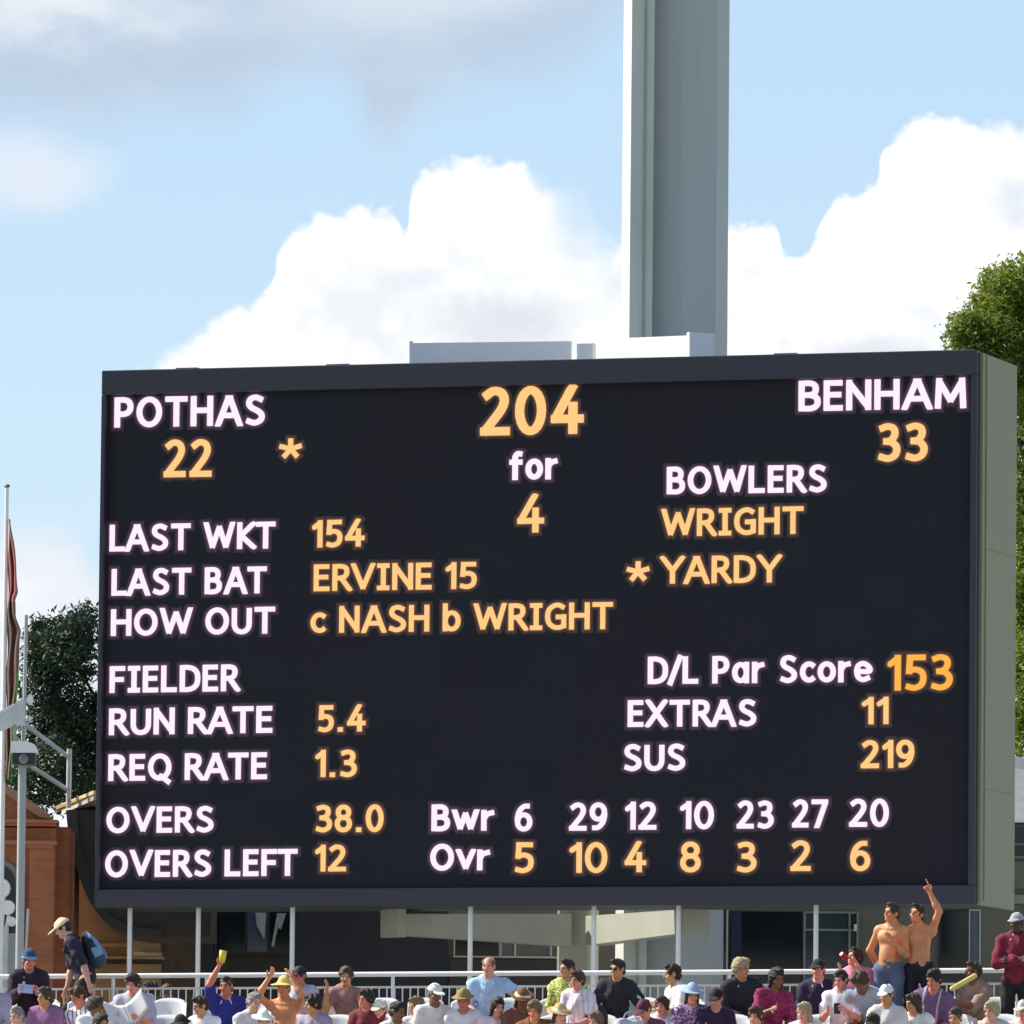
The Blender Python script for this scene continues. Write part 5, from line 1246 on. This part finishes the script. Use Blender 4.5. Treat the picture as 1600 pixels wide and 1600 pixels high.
# ------------------------------------------------------------------ things people carry
def solo(o, label, cat, group=None): return tag(o, label, cat, group)
def build_things():
    # backpack on the bending person
    k = K['cap']; T = k['T']; W3 = k['W3'] @ Matrix([list(r) for r in k['Tm']])
    t = thing('backpack', 'light and dark blue backpack worn on the bending person in the beige cap', 'backpack', T(0, .13, .3))
    t.matrix_basis = Matrix.Translation(T(0, .20, .27)) @ W3.to_4x4()
    f = Field((-.25, -.22, -.35), (.25, .25, .35), .009); f.ell((0, 0, 0), (.16, .10, .24), None, .05); f.ell((0, .02, -.08), (.155, .12, .17), None, .05); f.wrinkle(.008, 30, 2)
    V, Q = f.mesh(); c = V[Q].mean(1); fast_mesh('bag', V, Q, [cloth((40, 44, 68)), cloth((122, 160, 194)), cloth((62, 76, 92))], t, np.where(c[:, 2] < -.10, 2, np.where((c[:, 1] > .02) & (np.abs(c[:, 0]) < .125) | (c[:, 2] < .02) & (c[:, 1] > -.02), 1, 0)))
    f = Field((-.25, -.22, -.2), (.25, .25, .2), .008); f.ell((0, .105, -.09), (.11, .045, .09), None, .03); V, Q = f.mesh(); fast_mesh('pocket', V, Q, [cloth((96, 132, 168))], t)
    m = MB()
    for s in (1, -1): m.tube((.09*s, -.08, .2), (.10*s, -.20, .235), .016); m.tube((.10*s, -.20, .235), (.11*s, -.335, .12), .016); m.tube((.11*s, -.335, .12), (.11*s, -.10, -.16), .012)
    m.build('strap', cloth((36, 38, 54)), t, True)
    # newspaper sheets
    k = K['reader']; a = k['J'][1][2]; b = k['J'][-1][2]; c = (a+b)/2
    t = thing('newspaper', 'open white newspaper held by the bent person in the grey shirt', 'newspaper', c+Vector((0, -.08, .05)))
    paper = mat('paper', (.82, .81, .80), .8, .04, 3)
    for s in (1, -1):
        V = []; Fc = []
        for i in range(9):
            for j in range(7):
                x = s*.24*i/8; z = -.17+.34*j/6; V.append((x, .03*math.sin(i*.5)-.05*i/8-.10*z, z*.8+.10*i/8))
        for i in range(8):
            for j in range(6): q = i*7+j; Fc.append((q, q+1, q+8, q+7))
        o = mesh_obj('page', V, Fc, paper, t, True); o.modifiers.new('s', 'SOLIDIFY').thickness = .003
    t.rotation_euler = (0, 0, 0); t.matrix_basis = Matrix.Translation(c+Vector((0.0, -.10, .04))) @ Matrix.Rotation(R(-34), 4, 'X') @ Matrix.Rotation(R(-22), 4, 'Y')
    # pale blue paper
    k = K['blueband']; c = (k['J'][1][2]+k['J'][-1][2])/2
    m = MB(); m.box((0, 0, 0), (.18, .012, .10), .003, Matrix.Rotation(R(-12), 3, 'X') @ Matrix.Rotation(R(5), 3, 'Y')); o = m.build('folded_paper', cloth((176, 196, 226))); o.location = P(40, 1545, c.y-.10); solo(o, 'pale blue folded paper held by the seated person in the blue cap', 'paper')
    # yellow cup
    k = K['royal']; sh, el, wr, fa = k['J'][-1]; c = wr+fa*.10
    yel = mat('yellow_plastic', lin(224, 206, 50), .4, .08, 8)
    t = thing('beaker', 'yellow plastic beaker raised in the hand of the royal blue shirt', 'cup', c)
    V = []; Fc = []; n = 20
    for r, z in ((.034, -.07), (.044, .07), (.041, .07), (.031, -.064)):
        for i in range(n): V.append((r*math.cos(2*math.pi*i/n), r*math.sin(2*math.pi*i/n), z))
    for q in range(3):
        for i in range(n): Fc.append((q*n+i, q*n+(i+1) % n, (q+1)*n+(i+1) % n, (q+1)*n+i))
    Fc += [tuple(range(n))[::-1], tuple(range(3*n, 4*n))]
    mesh_obj('cup', V, Fc, yel, t, True); t.location = c+Vector((0, -.045, .03)); t.matrix_basis = Matrix.Translation(c+Vector((0, -.05, .03))) @ Matrix.Rotation(R(8), 4, 'Y')
    # yellow inflatable stick
    a = P(1488, 1545, row_y(1500, Y0-.35)); b = P(1523, 1525, row_y(1500, Y0-.25))
    m = MB(); m.tube(a, b, .030, .030, 14); m.sphere(a, .030, 14); m.sphere(b, .030, 14); solo(m.build('inflatable_stick', mat('pale_yellow_vinyl', lin(240, 222, 128), .3, .05, 5), None, True), 'pale yellow inflatable clapping stick slanting beside the tan shirt', 'inflatable stick')
    # can at the drinker's mouth
    k = K['drinker']; c = k['H'](.0, -.135, -.06)
    m = MB(); q = (k['W3'] @ Matrix([list(r) for r in k['Hm']])); d = q @ Vector((0, -1, .35)).normalized()
    m.tube(c, c+d*.10, .031, .031, 14); m.tube(c+d*.10, c+d*.112, .031, .024, 14); solo(m.build('drink_can', mat('can_red', lin(170, 40, 50), .3, .1, 4, metal=.3), None, True), 'red drink can at the mouth of the person in the pink shirt', 'can')
    # phone
    k = K['whitetee']; c = (k['J'][1][2]+k['J'][-1][2])/2+Vector((0, -.09, .03))
    m = MB(); m.box((0, 0, 0), (.075, .011, .15), .005, Matrix.Rotation(R(-35), 3, 'X')); o = m.build('phone', mat('phone_black', (.015, .014, .016), .3)); o.location = c; solo(o, 'dark phone held by the person in the white tee shirt', 'phone')
    # pale grey bag
    f = Field((-.25, -.2, -.25), (.25, .2, .25), .009); f.cap((-.10, 0, -.14), (-.10, 0, .06), .075, .06, .06); f.cap((.10, 0, -.14), (.10, 0, .06), .075, .06, .06); f.ell((0, 0, -.06), (.14, .08, .15), None, .05); f.cut((0, 0, .10), (0.05, 0, 1)); f.wrinkle(.008, 28, 1)
    V, Q = f.mesh(); t = thing('carrier_bag', 'pale grey carrier bag on the lap of the person in the maroon cap', 'bag', P(984, 1606, row_y(984, Y3+.02))); fast_mesh('sack', V, Q, [cloth((186, 186, 198))], t)
    m = MB()
    for s in (1, -1):
        for i in range(8):
            a0, a1 = math.pi*i/8, math.pi*(i+1)/8; m.tube((.07*math.cos(a0), .03*s, .09+.09*math.sin(a0)), (.07*math.cos(a1), .03*s, .09+.09*math.sin(a1)), .008, n=6)
    m.build('handle', cloth((170, 168, 182)), t, True)
    # black rucksack upright on a seat
    t = thing('rucksack', 'black rucksack standing upright between the white top and the black jacket', 'rucksack', P(931, 1600, row_y(931, Y1+.12)))
    f = Field((-.25, -.25, -.3), (.25, .25, .4), .01); f.cap((0, 0, -.12), (0, 0, .10), .12, .11, .05); f.ell((0, 0, 0), (.14, .11, .23), None, .06); f.ell((0, -.09, -.08), (.11, .06, .11), None, .03); f.wrinkle(.006, 30, 3)
    V, Q = f.mesh(); fast_mesh('bag', V, Q, [cloth((44, 36, 50))], t)
    m = MB()
    for i in range(8):
        a0, a1 = math.pi*i/8, math.pi*(i+1)/8; m.tube((.04*math.cos(a0), .02, .21+.05*math.sin(a0)), (.04*math.cos(a1), .02, .21+.05*math.sin(a1)), .009, n=6)
    m.build('handle', cloth((30, 26, 34)), t, True)
build_things()
